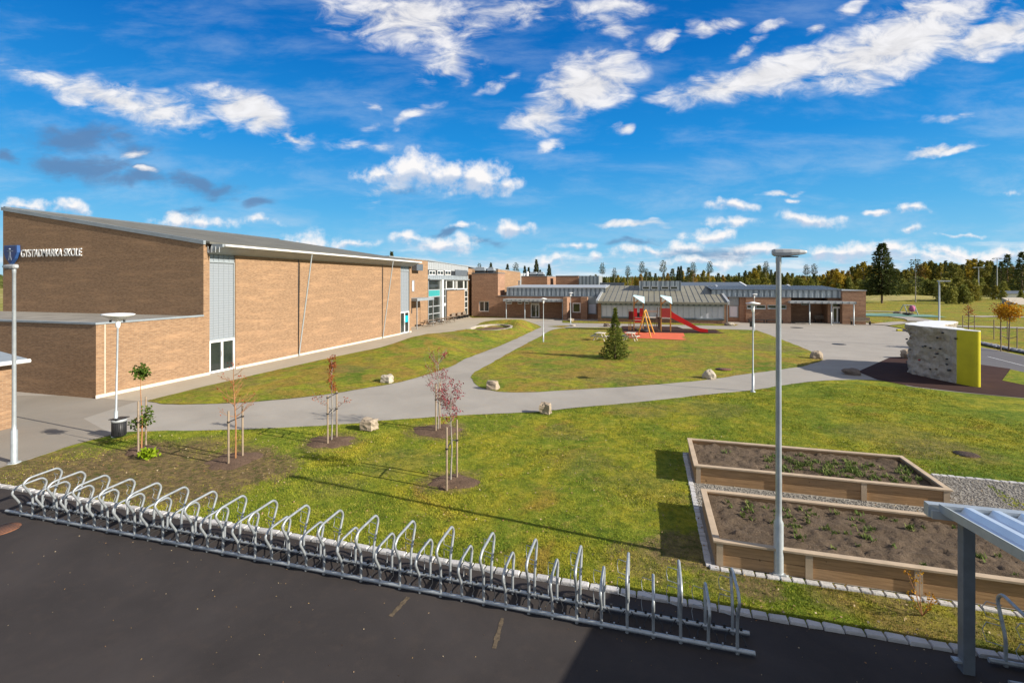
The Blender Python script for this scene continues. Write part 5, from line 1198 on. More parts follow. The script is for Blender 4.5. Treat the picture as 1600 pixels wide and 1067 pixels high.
for s, (ya, yb) in (('c',(55.75,56.25)),):
    for (xa_, za), (xb_, zb_) in zip(prof[:-1], prof[1:]): mb.hexa([(xa_,ya,za-.04),(xb_,ya,zb_-.04),(xb_,yb,zb_-.04),(xa_,yb,za-.04)],[(xa_,ya,za),(xb_,ya,zb_),(xb_,yb,zb_),(xa_,yb,za)])
mb.build('chute', M['red'], sl_)
for ya, yb in ((55.68,55.75),(56.25,56.32)):
    mb = MB(); hs = [.6,.5,.26,.2,.14]
    for i in range(4):
        (xa_, za), (xb_, zb_) = prof[i], prof[i+1]; mb.hexa([(xa_,ya,za-.16),(xb_,ya,zb_-.16),(xb_,yb,zb_-.16),(xa_,yb,za-.16)],[(xa_,ya,za+hs[i]),(xb_,ya,zb_+hs[i+1]),(xb_,yb,zb_+hs[i+1]),(xa_,yb,za+hs[i])])
    mb.build('side_wall', M['red'], sl_)
MB().box(5.75,5.83,55.9,56.1,.1,.2).build('foot', M['slide_steel'], sl_)
br = thing('rope_bridge', 'wooden bridge with a climbing net joining the two play towers', 'play bridge', (.3, 56, .1))
MB().box(-.55,1.2,55.9,56.6,1.5,1.6).build('deck', M['greywood'], br); MB().box(-.6,1.0,55.6,55.72,2.15,2.4).build('hand_board', M['greywood'], br)
for x in (.85, 1.1): MB().box(x,x+.07,55.6,55.67,1.5,2.75).build('rail_post', M['oldwood'], br)
mb = MB()
for x in (-.3,0.,.3,.6): mb.tube([(x,55.7,.15),(x,55.75,1.5)], .02, 5)
for z in (.4,.7,1.0,1.3): mb.tube([(-.4,55.7,z),(.9,55.7,z)], .02, 5)
mb.build('net', M['rope'], br)
MB().box(.75,.83,55.5,55.58,.1,2.0).build('rope_ladder_post', M['oldwood'], br)
sw = thing('basket_swing', 'yellow A-frame swing with a black basket seat on the orange mat', 'swing', (-.3, 50, .1))
ap = G(1007, 487, 2.6); 
A1, A2, B1, B2 = G(996.5,528), G(1017,529), G(1004,521), G(1018,521.5)
ta = ((A1[0]+A2[0])/2, (A1[1]+A2[1])/2, 2.6); tb = (ta[0]+.12, ta[1]+3.4, 2.6)
for p, tt in ((A1,ta),(A2,ta),((tb[0]-.72,tb[1]),tb),((tb[0]+.85,tb[1]),tb)): MB().tube([(p[0],p[1],.1),tt], .06, 8).build('leg', M['swingwood'], sw)
MB().tube([ta,tb], .06, 8).build('beam', M['swingwood'], sw)
sc_ = ((ta[0]+tb[0])/2-.1, (ta[1]+tb[1])/2, .45)
MB().lathe([(.3,-.05),(.48,.02),(.5,.22),(.42,.26),(.4,.05)], sc_, 16).build('seat', M['rubberblack'], sw)
mb = MB()
for w in (.8,2.4,3.9,5.5): mb.tube([(sc_[0]+.45*math.cos(w),sc_[1]+.45*math.sin(w),.65),(sc_[0],sc_[1]+.4*np.sign(math.sin(w)),2.6)], .012, 4)
mb.build('chain', M['zinc_dark'], sw)
# swing in the park beyond
g = G(1420, 494); d0 = F*H/(494-HZ)
sw = thing('park_swing', 'steel swing frame with dark basket and pink seat on the teal mat', 'swing', (g[0],g[1],.1))
def ps(px, py, dd=0): 
    d = d0+dd; v = ray(px); return (v[0]*d, v[1]*d, max(.12, H-(py-HZ)/F*d))
for a, c in (((1406,486.5,2),(1411,477,0)),((1419,494,0),(1413,477,0)),((1435,495,0),(1429,477.5,0)),((1431,487,2),(1428,477.5,0))): MB().tube([ps(*a),ps(*c)], .07, 6).build('leg', M['slide_steel'], sw)
MB().tube([ps(1411,476.5),ps(1430,477.5)], .08, 6).build('beam', M['zinc_dark'], sw)
c_ = ps(1419,491); MB().lathe([(.4,-.1),(.75,0),(.75,.15),(.6,.18)], c_, 12).build('basket_seat', M['rubberblack'], sw)
c_ = ps(1425,483); MB().lathe([(.1,-.45),(.35,-.3),(.42,.1),(.3,.5),(.1,.6)], c_, 10).build('pink_seat', M['pink'], sw)
mb = MB(); mb.tube([ps(1417,490),ps(1414,477)], .03, 4); mb.tube([ps(1421,490),ps(1418,477)], .03, 4); mb.tube([ps(1425,480),ps(1424,477)], .03, 4); mb.build('rope', M['dark'], sw)
# ================================================================== TABLES & BENCHES
def picnic(g, lab, rz=0, mat='greywood', s=1):
    t = thing('picnic_table', lab, 'picnic table', (g[0], g[1], .05), rz); t0 = ORG[t.name]; o = Vector((0,0,0)); ORG[t.name] = o
    mb = MB()
    for i in range(5): mb.box(-.9*s,.9*s,-.38+i*.155,-.38+i*.155+.14,.70,.74)
    mb.build('table_top', M[mat], t)
    for y in (-.75,.6): MB().box(-.9*s,.9*s,y,y+.2,.42,.46).build('bench_seat', M[mat], t)
    for x in (-.65*s,.6*s):
        mb = MB(); mb.tube([(x,-.2,.7),(x,-.55,0)], .045, 4); mb.tube([(x,.2,.7),(x,.55,0)], .045, 4); mb.box(x-.03,x+.03,-.72,.76,.36,.42); mb.build('leg', M[mat], t)
    return t
picnic(G(938,533), 'pale picnic table left of the young spruce', R(75), s=.6)
picnic(G(985,533), 'pale picnic table between the young spruce and the orange mat', R(75), s=.6)
M['oldwood2'] = M['oldwood']
picnic((-26.4, 55.2), 'brown picnic table under the entrance shelter', R(85), 'oldwood')
picnic((-26.2, 58.4), 'brown picnic table left of the glazed bay door', R(85), 'oldwood')
picnic((-26.3, 61.3), 'brown picnic table before the glazed bay, right of two others', R(85), 'oldwood')
def bench(lab, g, w=1.6, rz=0, group=None):
    t = thing('bench', lab, 'bench', (g[0], g[1], .02), rz, group); ORG[t.name] = Vector((0,0,0))
    MB().box(-w/2,w/2,-.2,.25,.42,.47).build('seat', M['oldwood'], t); MB().box(-w/2,w/2,.24,.28,.5,.95).build('backrest', M['oldwood'], t)
    for x in (-w/2+.05, w/2-.1): mb = MB(); mb.box(x,x+.05,-.2,.24,0,.42); mb.box(x,x+.05,.25,.3,0,.9); mb.build('leg', M['dark'], t)
    return t
bench('dark wooden bench against the brick panel, nearest the glazed bay', (-27.4,66.0), 1.3, R(90)); bench('dark wooden bench against the brick panel, middle of the row of three', (-27.4,68.2), 1.3, R(90)); bench('dark wooden bench against the brick panel, farthest from the glazed bay', (-27.4,70.4), 1.3, R(90))
bench('dark bench inside the recessed entrance of the right wing', (XY(1285,75.2),75.2), 1.9); bench('dark bench at the far right corner of the right wing', (XY(1345,72.2),72.2), 2.2)
def low_bench(lab, g, w=2.0):
    t = thing('low_bench', lab, 'bench', (g[0],g[1],.02)); ORG[t.name] = Vector((0,0,0)); MB().box(-w/2,w/2,-.2,.2,.4,.46).build('seat', M['dark'], t)
    for x in (-w/2+.05, w/2-.1): MB().box(x,x+.06,-.18,.18,0,.4).build('leg', M['dark'], t)
low_bench('backless dark bench under the left window strip of the right wing', (XY(1182,71.6),71.6)); low_bench('backless dark bench under the right window strip of the right wing', (XY(1210,71.6),71.6))
# sand pit ring
sp_ = thing('sand_pit', 'sunken sand pit with curved pale concrete rim beside the mound', 'sand pit', (SP[0],SP[1],.3)); mb = MB(); n = 40; vs = []
c0 = G(767, 513.5, .3)
for rr, z in ((1.0,.0),(1.0,.48),(1.17,.48),(1.17,.0)):
    for i in range(n): w = 2*math.pi*i/n; vs.append((c0[0]+2.05*rr*math.cos(w), c0[1]+3.6*rr*math.sin(w), z))
mb.add(vs, [(j*n+i, j*n+(i+1) % n, (j+1)*n+(i+1) % n, (j+1)*n+i) for j in range(3) for i in range(n)]); mb.build('rim', M['concrete'], sp_)
MB().prism([(c0[0]+2.04*math.cos(2*math.pi*i/n), c0[1]+3.58*math.sin(2*math.pi*i/n)) for i in range(n)], .0, .2).build('sand', M['mulch'], sp_)
# ================================================================== VEGETATION
class Leaves:
    def __init__(s): s.v = []; s.f = []
    def tri(s, c, d, l, w):
        k = len(s.v); d = d.normalized(); q = d.cross(Vector((random.uniform(-1,1), random.uniform(-1,1), random.uniform(-.4,1)))).normalized()
        s.v += [c-q*w, c+q*w, c+d*l]; s.f.append((k,k+1,k+2))
    def leaf(s, c, d, l, w):
        k = len(s.v); d = d.normalized(); q = d.cross(Vector((random.uniform(-1,1), random.uniform(-1,1), random.uniform(-1,1)))).normalized()
        s.v += [c, c+d*l*.5+q*w, c+d*l, c+d*l*.5-q*w]; s.f.append((k,k+1,k+2,k+3))
    def build(s, name, mat, parent):
        o0 = ORG.get(parent.name, Vector((0,0,0))) if parent else Vector((0,0,0))
        o = rawmesh(name, [tuple(p-o0) for p in s.v], s.f, mat, parent); return o
def rv(): return Vector((random.gauss(0,1), random.gauss(0,1), random.gauss(0,1))).normalized()
def staked(lab, px, py, stakes, h, mat, bark, form, seed, mulch=.75, straps=(1.3,), sh=1.62):
    random.seed(seed); g = G(px, py); t = thing('young_staked_tree', lab, 'young tree', (g[0], g[1], 0)); tr = MB(); L = Leaves()
    x, y = g; P0 = Vector((x, y, 0))
    top = P0+Vector((random.uniform(-.06,.06), random.uniform(-.06,.06), h))
    tr.tube([P0, P0.lerp(top,.35)+Vector((.03,.01,0)), P0.lerp(top,.7)-Vector((.02,0,0)), top], [.026,.02,.012,.004], 6)
    def twig(p, d, l, r, depth):
        q = p+d*l*.5+rv()*l*.05; e = q+(d+Vector((0,0,.25))).normalized()*l*.5
        tr.tube([p,q,e], [r,r*.7,r*.35], 4, False)
        if depth:
            for _ in range(random.randint(2,3)): twig(p.lerp(e, random.uniform(.35,.95)), (d+rv()*.6+Vector((0,0,.15))).normalized(), l*.5, r*.5, depth-1)
        return p, e
    def cluster(c, s, n, ls=.05):
        for _ in range(n): L.leaf(c+rv()*random.uniform(0,1)**.5*s, rv()+Vector((0,0,-.3)), ls*random.uniform(.7,1.3), ls*.33)
    if form == 'ball':
        cluster(P0+Vector((0,0,h-.16)), .25, 210, .12); cluster(P0+Vector((-.17,0,.88)), .22, 75, .11); cluster(P0+Vector((.12,.1,1.0)), .2, 70, .11); cluster(P0+Vector((.14,.1,1.3)), .16, 50, .1)
        for k in range(14): twig(P0+Vector((0,0,random.choice([.7,.9,h-.4]))), (rv()+Vector((0,0,.8))).normalized(), .3, .006, 0)
    elif form == 'bare':
        for k in range(20):
            z = random.uniform(1.15, h*.8); a = random.uniform(0,6.28); d = Vector((math.cos(a), math.sin(a), random.uniform(.3,1.1))).normalized()
            p, e = twig(P0.lerp(top, z/h), d, random.uniform(.5,1.05)*(1.25-z/h), .009, 2)
            if random.random() < .75: cluster(e, .1, 4, .06)
        cluster(top-Vector((0,0,.35)), .16, 12, .06)
    elif form == 'column':
        for k in range(24):
            z = random.uniform(1.6, h*.98); a = random.uniform(0,6.28); d = Vector((math.cos(a)*.45, math.sin(a)*.45, 1)).normalized()
            p, e = twig(P0.lerp(top, z/h), d, .36*(1.3-z/h*.7), .005, 0); cluster(p.lerp(e,.7), .12, 26, .05)
        for a in (2.8, .3, 3.6): p, e = twig(P0+Vector((0,0,1.1)), Vector((math.cos(a),math.sin(a)*.4,.5)).normalized(), .7, .008, 1); cluster(e, .15, 26, .05); cluster(p.lerp(e,.6), .1, 10, .05)
    else:
        zlo = 1.0 if h > 2.9 else 1.5
        for k in range(30):
            z = random.uniform(zlo, h*.92); a = random.uniform(0,6.28); d = Vector((math.cos(a), math.sin(a), .95)).normalized()
            p, e = twig(P0.lerp(top, z/h), d, random.uniform(.5,.95)*(1.3-z/h*.75)*(1 if h > 2.9 else .75), .007, 2); cluster(e, .13, 15, .052); cluster(p.lerp(e,.6), .12, 9, .048)
        cluster(top, .09, 10, .05)
    tr.build('trunk', M[bark], t); L.build('foliage', M[mat], t)
    for (sx, sy) in stakes:
        s_ = G(sx, sy); MB().lathe([(.03,0),(.029,sh),(.018,sh+.02)], (s_[0],s_[1],0), 8).build('stake', M['stake'], t)
    for zz in straps:
        mb = MB(); S_ = [G(*q) for q in stakes]
        for s_ in S_: mb.tube([(s_[0],s_[1],zz),(x,y,zz+random.uniform(-.06,.06))], .017, 5); mb.lathe([(.045,zz-.02),(.045,zz+.02)], (s_[0],s_[1],0), 8)
        mb.build('strap', M['black'], t)
    # mulch disc
    n = 40; r0 = mulch; mb = MB(); vs = [(x,y,.075)]
    for rr, z in ((.45,.07),(.8,.045),(1.,-.012)):
        for i in range(n): w = 6.2832*i/n; q = rr*r0*.9*(1+(.5*mnoise.noise(Vector((math.cos(w)*1.7+seed,math.sin(w)*1.7,seed))))); vs.append((x+q*1.15*math.cos(w), y+q*math.sin(w), z+random.uniform(-.008,.012)))
    fs = [(0,1+i,1+(i+1) % n) for i in range(n)]+[(1+j*n+i,1+(j+1)*n+i,1+(j+1)*n+(i+1) % n,1+j*n+(i+1) % n) for j in range(2) for i in range(n)]
    mb.add(vs, fs, True); mb.build('mulch', M['mulch'], t); return t
staked('staked sapling with green leaf balls beside the litter bin', 221, 703, [(216,708),(228,697)], 2.72, 'leaf_green', 'barkred', 'ball', 3, .5, (1.0,), 1.65)
staked('nearly bare staked sapling with spreading orange-brown twigs before the hall door', 368, 719, [(357,727),(379,715)], 3.3, 'leaf_rust', 'barkred', 'bare', 4, .8)
staked('staked sapling with a narrow rust-red crown beside the near path', 518, 690, [(512,695),(526,685)], 2.85, 'leaf_rust', 'barkgrey', 'column', 15, .75, (1.05,1.6), 1.65)
staked('staked crimson sapling farther of the pair near the path fork', 684, 673, [(681,675.5),(687,672)], 3.0, 'leaf_red', 'barkgrey', 'spread', 6, .85, (1.2,), 1.75)
staked('staked crimson sapling nearest the bicycle rack', 704, 753, [(698,766),(714,749)], 2.7, 'leaf_red', 'barkgrey', 'spread', 17, .6, (1.1,), 1.65)
random.seed(31)
# far right staked saplings
def far_sapling(lab, px, py, h, mat, dens, seed):
    random.seed(seed); g = G(px, py); t = thing('young_staked_tree', lab, 'young tree', (g[0], g[1], 0)); x, y = g; P0 = Vector((x,y,0)); tr = MB(); L = Leaves()
    tr.tube([P0, P0+Vector((.05,0,h*.5)), P0+Vector((0,0,h*.95))], [.05,.04,.015], 6)
    for k in range(12): a = random.uniform(0,6.28); p = P0+Vector((0,0,h*random.uniform(.5,.85))); tr.tube([p, p+Vector((math.cos(a)*.6, math.sin(a)*.6, .5))], [.015,.005], 4)
    for _ in range(dens): d = rv(); L.leaf(P0+Vector((0,0,h*.71))+Vector((d.x*h*.2, d.y*h*.2, d.z*h*.19))*random.uniform(.3,1), rv(), .17, .06)
    tr.build('trunk', M['bark'], t); L.build('foliage', M[mat], t)
    for dx, dy in ((-.55,-.1),(.6,.1)): MB().lathe([(.045,0),(.045,1.9)], (x+dx,y+dy,0), 6).build('stake', M['stake'], t)
    MB().tube([(x-.55,y-.1,1.25),(x,y,1.0),(x+.6,y+.1,1.2)], .03, 5).build('strap', M['black'], t); return t
far_sapling('staked young tree with orange-yellow leaves beside the road', 1576, 549, 4.4, 'leaf_orange', 800, 5)
far_sapling('thin staked sapling with brown leaves left of the orange tree', 1563, 531, 4.0, 'leaf_rust', 170, 6)
far_sapling('short leafless-looking sapling right behind the yellow wall end', 1513, 520, 3.4, 'leaf_rust', 60, 7)
# dry flower plant by the bed and lime plant
def dry_plant(lab, px, py, h, mat, seed, spread=.25, n=8, name='dry_plant'):
    random.seed(seed); g = G(px, py); t = thing(name, lab, 'plant', (g[0], g[1], 0)); P0 = Vector((g[0],g[1],0)); tr = MB(); L = Leaves()
    for k in range(n):
        a = random.uniform(0,6.28); e = P0+Vector((math.cos(a)*spread*random.uniform(.2,1), math.sin(a)*spread, h*random.uniform(.5,1)))
        tr.tube([P0, P0.lerp(e,.5)+rv()*.03, e], [.007,.005,.003], 4)
        for _ in range(12): L.leaf(e+rv()*.05, rv(), .035, .014)
        for _ in range(5): L.leaf(P0.lerp(e, random.uniform(.4,.9))+rv()*.03, rv(), .035, .012)
    tr.build('stem', M['barkred'], t); L.build('flower_head', M[mat], t)
dry_plant('small dry plant with orange-brown heads beside the near garden bed', 1441, 962, .62, 'leaf_orange', 3)
random.seed(5); g = G(232, 716); L = Leaves()
for _ in range(220): c = Vector((g[0]+random.gauss(0,.12), g[1]+random.gauss(0,.1), random.uniform(.03,.26))); L.leaf(c, rv()+Vector((0,0,.6)), .11, .035)
o = L.build('lime_plant', M['leaf_lime'], None); c0_ = Vector((g[0],g[1],0)); o.data.transform(__import__('mathutils').Matrix.Translation(-c0_)); o.location = c0_; tag(o, 'low lime-green plant at the foot of the leafy staked sapling', 'plant')
# ---- trees
def conifer(name, h, r, bare=.12, step=.35, seg=.35, seed=1, mat='needle', trunk='bark', droop=.25, leafs=.35, taper=.85, dens=1.0, gap=0, tr_r=None, parent_lab=None):
    random.seed(seed); t = bpy.data.objects.new(name, None); COL.objects.link(t); ORG[t.name] = Vector((0,0,0)); t.empty_display_size = .3
    L = Leaves(); tr = MB(); R0 = tr_r or h*.014
    tr.tube([(0,0,-.1),(0,0,h*.5),(0,0,h*.98)], [R0,R0*.6,R0*.1], 6)
    z = h*bare
    while z < h*.985:
        u = (z-h*bare)/(h*(1-bare)); rad = r*(1-u)**taper*random.uniform(.72,1.12)+.02*h*(1-u); nb = max(4, int((6+5*(1-u))*dens))
        if gap and random.random() < gap: z += step; continue
        a0 = random.uniform(0,6.28)
        for k in range(nb):
            a = a0+6.283*k/nb+random.uniform(-.25,.25); rr = rad*random.uniform(.65,1.15); ns = max(2, int(rr/seg))
            for i in range(1, ns+1):
                q = i/ns; dd = -droop*rr*q+.16*rr*q*q
                c = Vector((math.cos(a)*rr*q, math.sin(a)*rr*q, z+dd+random.uniform(-.1,.1)*step)); out = Vector((math.cos(a), math.sin(a), -.15))
                for _ in range(3 if i < ns else 4): L.tri(c+rv()*seg*.25, out+rv()*.75, leafs*random.uniform(.7,1.25), leafs*.24)
            if rr > 1.2: tr.tube([(0,0,z),(math.cos(a)*rr*.8, math.sin(a)*rr*.8, z-droop*rr*.6)], [R0*.16,R0*.05], 3, False)
        z += step*random.uniform(.8,1.2)*(1-.45*u)
    tr.build('trunk', M[trunk], t); L.build('crown', M[mat], t); return t
def broad(name, h, r, seed, mat, trunk='barkgrey', base=.18, blobs=20, n=75, ls=.75, slim=1.0):
    random.seed(seed); t = bpy.data.objects.new(name, None); COL.objects.link(t); ORG[t.name] = Vector((0,0,0)); L = Leaves(); tr = MB()
    tr.tube([(0,0,-.1),(.1,0,h*.5),(0,.1,h*.9)], [h*.013,h*.009,h*.003], 5)
    for b in range(blobs):
        u = (b+.5)/blobs; z = h*(base+(1-base)*u*.95); k = math.sin(math.pi*min(1, (.25+u*.85)))**.7; a = random.uniform(0,6.28); d = r*k*random.uniform(.1,.75)*slim
        c = Vector((math.cos(a)*d, math.sin(a)*d, z)); s = r*random.uniform(.3,.5)*(.6+.4*k)
        tr.tube([(0,0,z-h*.12),tuple(c)], [h*.004,h*.0015], 3, False)
        for _ in range(n): L.leaf(c+rv()*s*random.uniform(.35,1)+Vector((0,0,.1*s)), rv(), ls*random.uniform(.7,1.3), ls*.3)
    tr.build('trunk', M[trunk], t); L.build('crown', M[mat], t); return t
USED = set()
def put(proto, px, py, h, h0, label, cat='tree', group=None, rz=None, wide=1.0, at=None):
    t = proto if proto.name not in USED else copy_tree(proto); USED.add(proto.name)
    g = at or G(px, py); zg = float(terrain(np.array([g[0]]), np.array([g[1]]))[0]); t.location = (g[0], g[1], max(zg, 0)); s = h/h0
    t.scale = (s*wide, s*wide, s); t.rotation_euler = (0, 0, random.uniform(0,6.28) if rz is None else rz); tag(t, label, cat, group); return t
def hgt(px, py, ty): return H+(HZ-ty)/F*(F*H/(py-HZ))
yp = conifer('spruce_tree', 4.0, 1.2, .02, .155, .13, 19, 'youngneedle', 'bark', -.04, .17, 1.5, 1.25); put(yp, 961, 561, 3.75, 4.0, 'young green spruce standing alone on the central lawn')
bp = conifer('spruce_tree', 16.0, 4.3, .17, .55, .5, 12, 'needle', 'bark', .22, .75, .8, 1.15, tr_r=.28); put(bp, 1378, 474, 15.9, 16, 'big dark spruce standing alone behind the right wing')
tall_bare = conifer('pine_tree', 16, 1.7, .35, .8, .5, 14, 'pineneedle', 'barkgrey', .1, .6, .3, .5, .25, .16); put(tall_bare, 1430.5, 472.5, 12.9, 16, 'thin sparse tree with bare lower trunk right of the big spruce')
P1 = conifer('spruce_tree', 17, 3.2, .12, .8, .8, 41, 'needle', 'bark', .2, .95, .8, .8); P2 = conifer('spruce_tree', 15, 2.6, .1, .8, .7, 42, 'needle', 'bark', .25, .9, .9, .8)
N1 = conifer('pine_tree', 18, 3.6, .62, .6, .8, 43, 'pineneedle', 'barkgrey', -.1, .8, .5, .62, .12); N2 = conifer('pine_tree', 17, 2.6, .38, .5, .8, 44, 'pineneedle', 'bark', .05, 1.15, .65, .9, .04)
BG = [broad('broadleaf_tree', 14, 3.6, 50+i, m) for i, m in enumerate(['leaf_g','leaf_g','leaf_y','leaf_o'])]
BS = [broad('broadleaf_tree', 13, 2.6, 60, 'leaf_o', slim=.8, n=25, ls=.6), broad('broadleaf_tree', 14, 2.6, 61, 'leaf_y', slim=.8, n=40)]
BU = [broad('willow_bush', 5, 2.6, 70+i, m, base=.05, blobs=16, n=80, ls=.55) for i, m in enumerate(['leaf_bush','leaf_bush','leaf_g'])]
random.seed(99)
# right forest edge
put(P1, 1597, 465, hgt(1597,465,394), 17, 'dark spruce at the extreme right edge of the forest', rz=1)
put(P2, 1574, 458, hgt(1574,458,396), 15, 'spruce rising above the yellow trees behind the right floodlight mast', rz=2)
grpB = 'autumn broadleaf trees along the forest edge'; grpC = 'dark conifers among the forest edge trees'; grpP = 'tall thin pines beyond the school roofs'; grpW = 'willow bushes before the forest'
def top_profile(x):
    pts = [(880,428),(960,432),(1010,424),(1040,428),(1055,420),(1080,421),(1100,424),(1140,432),(1165,425),(1185,415),(1200,420),(1225,425),(1250,428),(1270,432),(1290,428),(1300,418),(1325,424),(1345,412),(1370,415),(1410,418),(1430,414),(1450,410),(1475,408),(1500,410),(1530,408),(1560,412),(1590,418),(1680,415)]
    for (a, b), (c, d) in zip(pts[:-1], pts[1:]):
        if a <= x <= c: return b+(d-b)*(x-a)/(c-a)
    return 420
x = 1165
while x < 1690:
    ty = top_profile(x)+random.uniform(-3,5); by = random.uniform(455.5,459)
    if random.random() < .2: put(random.choice([P1,P2]), x, by, hgt(x,by,ty), 16, 'dark conifer among the trees of the forest edge', group=grpC, wide=.85)
    else: put(random.choice(BG), x, by, hgt(x,by,ty), 14, 'autumn-coloured broadleaf tree of the forest edge', group=grpB, wide=random.uniform(.9,1.2))
    x += random.uniform(6,10)
x = 1165
while x < 1690:
    by = random.uniform(452.5,454.5); put(random.choice(BG[:3]), x, by, hgt(x,by,top_profile(x)+random.uniform(3,9)), 14, 'autumn-coloured broadleaf tree of the forest edge', group=grpB, wide=1.35); x += random.uniform(9,13)
x = 900
while x < 1180:
    ty = top_profile(x)+random.uniform(-2,7); by = random.uniform(451.5,455)
    put(random.choice(BG[1:]+BS if random.random() < .75 else [P2]), x, by, hgt(x,by,ty), 14, 'autumn-coloured broadleaf tree of the forest edge', group=grpB, wide=random.uniform(1.0,1.3)); x += random.uniform(6,9)
x = 895
while x < 1150:
    put(random.choice(BU), x, 452.5, random.uniform(6,8), 5, 'olive-green willow bush in front of the forest', 'bush', grpW, wide=1.3); x += random.uniform(8,12)
x = 1150
while x < 1690:
    by = random.uniform(456,466) if x > 1350 else random.uniform(456,460); ty = by-random.uniform(15,25); put(random.choice(BU), x, by, max(3, hgt(x,by,ty)), 5, 'olive-green willow bush in front of the forest', 'bush', grpW, wide=random.uniform(.9,1.3)); x += random.uniform(5.5,10)
for q in range(24):
    px = 1352+q*5.5+random.uniform(-2,2)
    if not 1366 < px < 1392: put(random.choice(BU[:2]), px, random.uniform(460.5,464.5), random.uniform(4.5,7), 5, 'olive-green willow bush in front of the forest', 'bush', grpW, wide=1.15)
for px, by, ty, w in ((1478,471,437,1.2),(1496,472,435,1.2),(1512,471,440,1.1),(1488,475,449,1.2),(1505,475,447,1.2),(1525,471,450,1.),(1556,470,448,.8),(1567,471,452,.8),(1595,471,455,1.)):
    put(random.choice(BU), px, by, hgt(px,by,ty), 5, 'olive-green willow bush in front of the forest', 'bush', grpW, wide=w)
# tall individual pines on the skyline
labs = {838:'tallest pine above the brick blocks, left of the low wing roof', 941:'lone pine directly above the zinc plant room', 1109:'tall bare-trunked pine above the right half of the pavilion roof', 1036:'tall pine above the pavilion dormer'}
for px, ty, kind in ((749,411,1),(767,411,0),(793,413,0),(806,410,1),(820,416,0),(826,418,0),(838,406,0),(844,422,0),(858,413,0),(941,413,2),(960,418,1),(981,415,1),(1003,411,2),(1010,419,1),(1036,409,2),(1060,417,0),(1083,412,3),(1109,408,1),(1197,411,3),(1260,416,3),(1272,415,3),(1064,416,0),(612,394,0)):
    by = 457.5 if px > 900 else 458; pr = N1 if (px > 900 and kind != 0) else {0:N2,1:N1,2:N2,3:N1}[kind]
    put(pr, px, by, hgt(px,by,ty), 17 if kind != 1 else 18, labs.get(px, 'tall thin conifer standing out above the school roofs'), group=None if px in labs else grpP, wide=(.55 if kind == 0 else .55))
# distant forest mass
random.seed(8)
V = []; Fc = []
for _ in range(7500):
    a = random.uniform(-1.35, 1.1); d = random.uniform(520, 800); u = math.tan(a) if abs(a) < 1.5 else 0
    v = (math.sin(a), math.cos(a)); x, y = (v[0]*ca-v[1]*sa)*d, (v[0]*sa+v[1]*ca)*d; h = random.uniform(9.5,12.5)+(d-420)*.005; r = h*random.uniform(.26,.36); k0 = 0
    for lv in range(4):
        z0 = h*(.08+.22*lv); z1 = min(h, z0+h*.38); rr = r*(1-lv*.22); n = 6; k = len(V); o_ = random.uniform(0,6.28)
        V.append((x,y,z1))
        for i in range(n*2): w = o_+math.pi*i/n; q = rr*(1.1 if i % 2 else .6); V.append((x+q*math.cos(w), y+q*math.sin(w), z0-(.05*h if i % 2 else 0)))
        for i in range(n*2): Fc.append((k, k+1+i, k+1+(i+1) % (n*2)))
tag(rawmesh('distant_forest', V, Fc, M['needle']), 'far dark spruce forest along the horizon', 'forest', kind='stuff')
# tall grass in the field behind
# concrete ramp and white building at far right
g0 = G(1563, 475); t = thing('skate_ramp', 'curved grey concrete ramp behind the orange-leaved tree', 'ramp', (g0[0], g0[1], 0)); d0 = F*H/(475-HZ)
def pt(px, py, dd=0):
    d = d0+dd; v = ray(px); return (v[0]*d, v[1]*d, max(.0, H-(py-HZ)/F*(d)))
a, b_, c, d = pt(1565,465), pt(1597,466), pt(1597,475), pt(1575,475); e, f = pt(1565,466,7), pt(1600,467,7)
mb = MB(); n = 8
for i in range(n):
    q0, q1 = i/n, (i+1)/n; zz = lambda q: a[2]-(a[2]-c[2])*math.sin(q*math.pi*.5); yy = lambda q: q
    P = lambda q, s: ((a if s == 0 else b_)[0]+((d if s == 0 else c)[0]-(a if s == 0 else b_)[0])*q, (a if s == 0 else b_)[1]-q*5, zz(q))
    p0, p1, p2, p3 = P(q0,0), P(q1,0), P(q1,1), P(q0,1); mb.hexa([(p[0],p[1],-.1) for p in (p0,p1,p2,p3)], [p0,p1,p2,p3])
mb.build('ramp_face', M['concrete'], t)
g0 = G(1592, 470); t = thing('white_hut', 'small white hut with a dark roof at the far right edge', 'building', (g0[0], g0[1], 0)); x, y = g0; x -= 1
MB().box(x+1.6,x+9,y+8,y+13,0,1.9).build('wall', M['white'], t); MB().yz([(y+7.6,1.9),(y+10.5,2.8),(y+13.4,1.9)], x+1.2, x+9.4).build('roof', M['zinc_dark'], t)
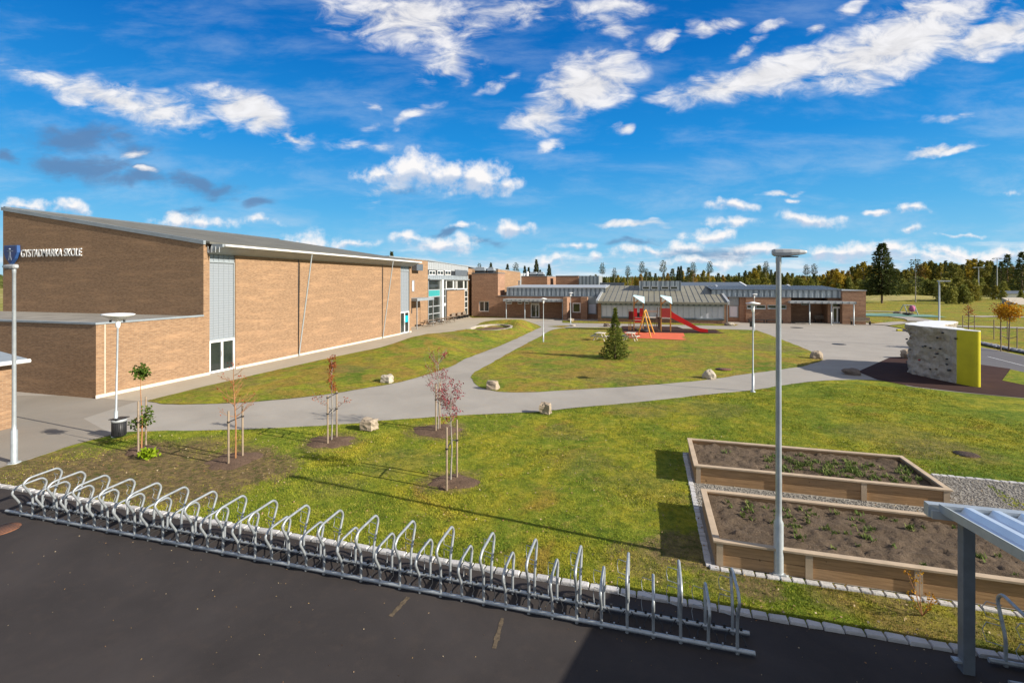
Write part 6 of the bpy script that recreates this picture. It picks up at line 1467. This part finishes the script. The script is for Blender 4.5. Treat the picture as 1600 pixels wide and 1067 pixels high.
# near grass blades
def blades(name, n, region, excl, y_pow=1.6, hmax=.06):
    xs = rng.uniform(region[0], region[1], n); ys = region[2]+(region[3]-region[2])*rng.uniform(0, 1, n)**y_pow
    ang = np.abs(np.arctan2(xs*ca+ys*sa, -xs*sa+ys*ca)); k = (ang < .86) & inpoly(xs, ys, near_poly)
    for e in excl:
        if e[0] == 'box': k &= ~((xs > e[1]) & (xs < e[2]) & (ys > e[3]) & (ys < e[4]))
        else: k &= np.hypot((xs-e[1])/1.15, ys-e[2]) > e[3]
    pn = vnoise(xs[k], ys[k], .9, 2); xs, ys = xs[k], ys[k]
    keep = rng.uniform(-.9, .9, xs.size) < pn+.35
    for (px_, py_, r_, st) in NEAR_PATCH: w = G(px_, py_); dd = np.hypot(xs-w[0], ys-w[1])/r_; keep &= rng.uniform(0,1,xs.size) > st*.95*np.clip(1.5-dd*1.3, 0, 1)
    xs, ys = xs[keep], ys[keep]; n = xs.size
    a = rng.uniform(0, 6.28, n); h = rng.uniform(.012, hmax, n)*(1+.5*np.clip(vnoise(xs, ys, 2.5, 9), -1, 1)); w = rng.uniform(.003, .007, n)*(1+ys/16); la = rng.uniform(0, 6.28, n); ll = h*rng.uniform(.2, 1.0, n)
    V = np.empty((n,3,3)); V[:,0] = np.stack([xs-w*np.cos(a), ys-w*np.sin(a), np.full(n,-.01)],1); V[:,1] = np.stack([xs+w*np.cos(a), ys+w*np.sin(a), np.full(n,-.01)],1); V[:,2] = np.stack([xs+ll*np.cos(la), ys+ll*np.sin(la), h],1)
    return rawmesh(name, V.reshape(-1,3), np.arange(n*3).reshape(-1,3), M['blades'])
ex = [('box',.95,8.8,9.9,16.6),('box',.95,14,12.4,16.6)]+[('c',*G(*q),r) for q, r in (((221,703),.5),((368,719),.8),((518,690),.72),((684,673),.82),((704,753),.58))]
tag(blades('grass', 620000, (-18, 14, 8.9, 30), ex, hmax=.042), 'short mown grass blades on the near lawn', 'grass', kind='stuff')
# fallen leaves and grit
n = 1800; xs = rng.uniform(-18, 9, n); ys = 8.9+11*rng.uniform(0, 1, n)**1.5; k = inpoly(xs, ys, near_poly); xs, ys = xs[k], ys[k]; L = Leaves()
for x, y in zip(xs, ys): L.leaf(Vector((x, y, random.uniform(.02,.05))), Vector((random.uniform(-1,1), random.uniform(-1,1), random.uniform(-.2,.3))), .05, .018)
for _ in range(420):
    L.leaf(Vector((random.uniform(-14, 5), 8.7-3.6*random.random()**1.7, -.004)), Vector((random.uniform(-1,1), random.uniform(-1,1), .08)), random.uniform(.012,.035), .008)
tag(L.build('fallen_leaves', M['leaf_fallen'], None), 'scattered small fallen leaves on lawn and asphalt', 'leaves', kind='stuff')
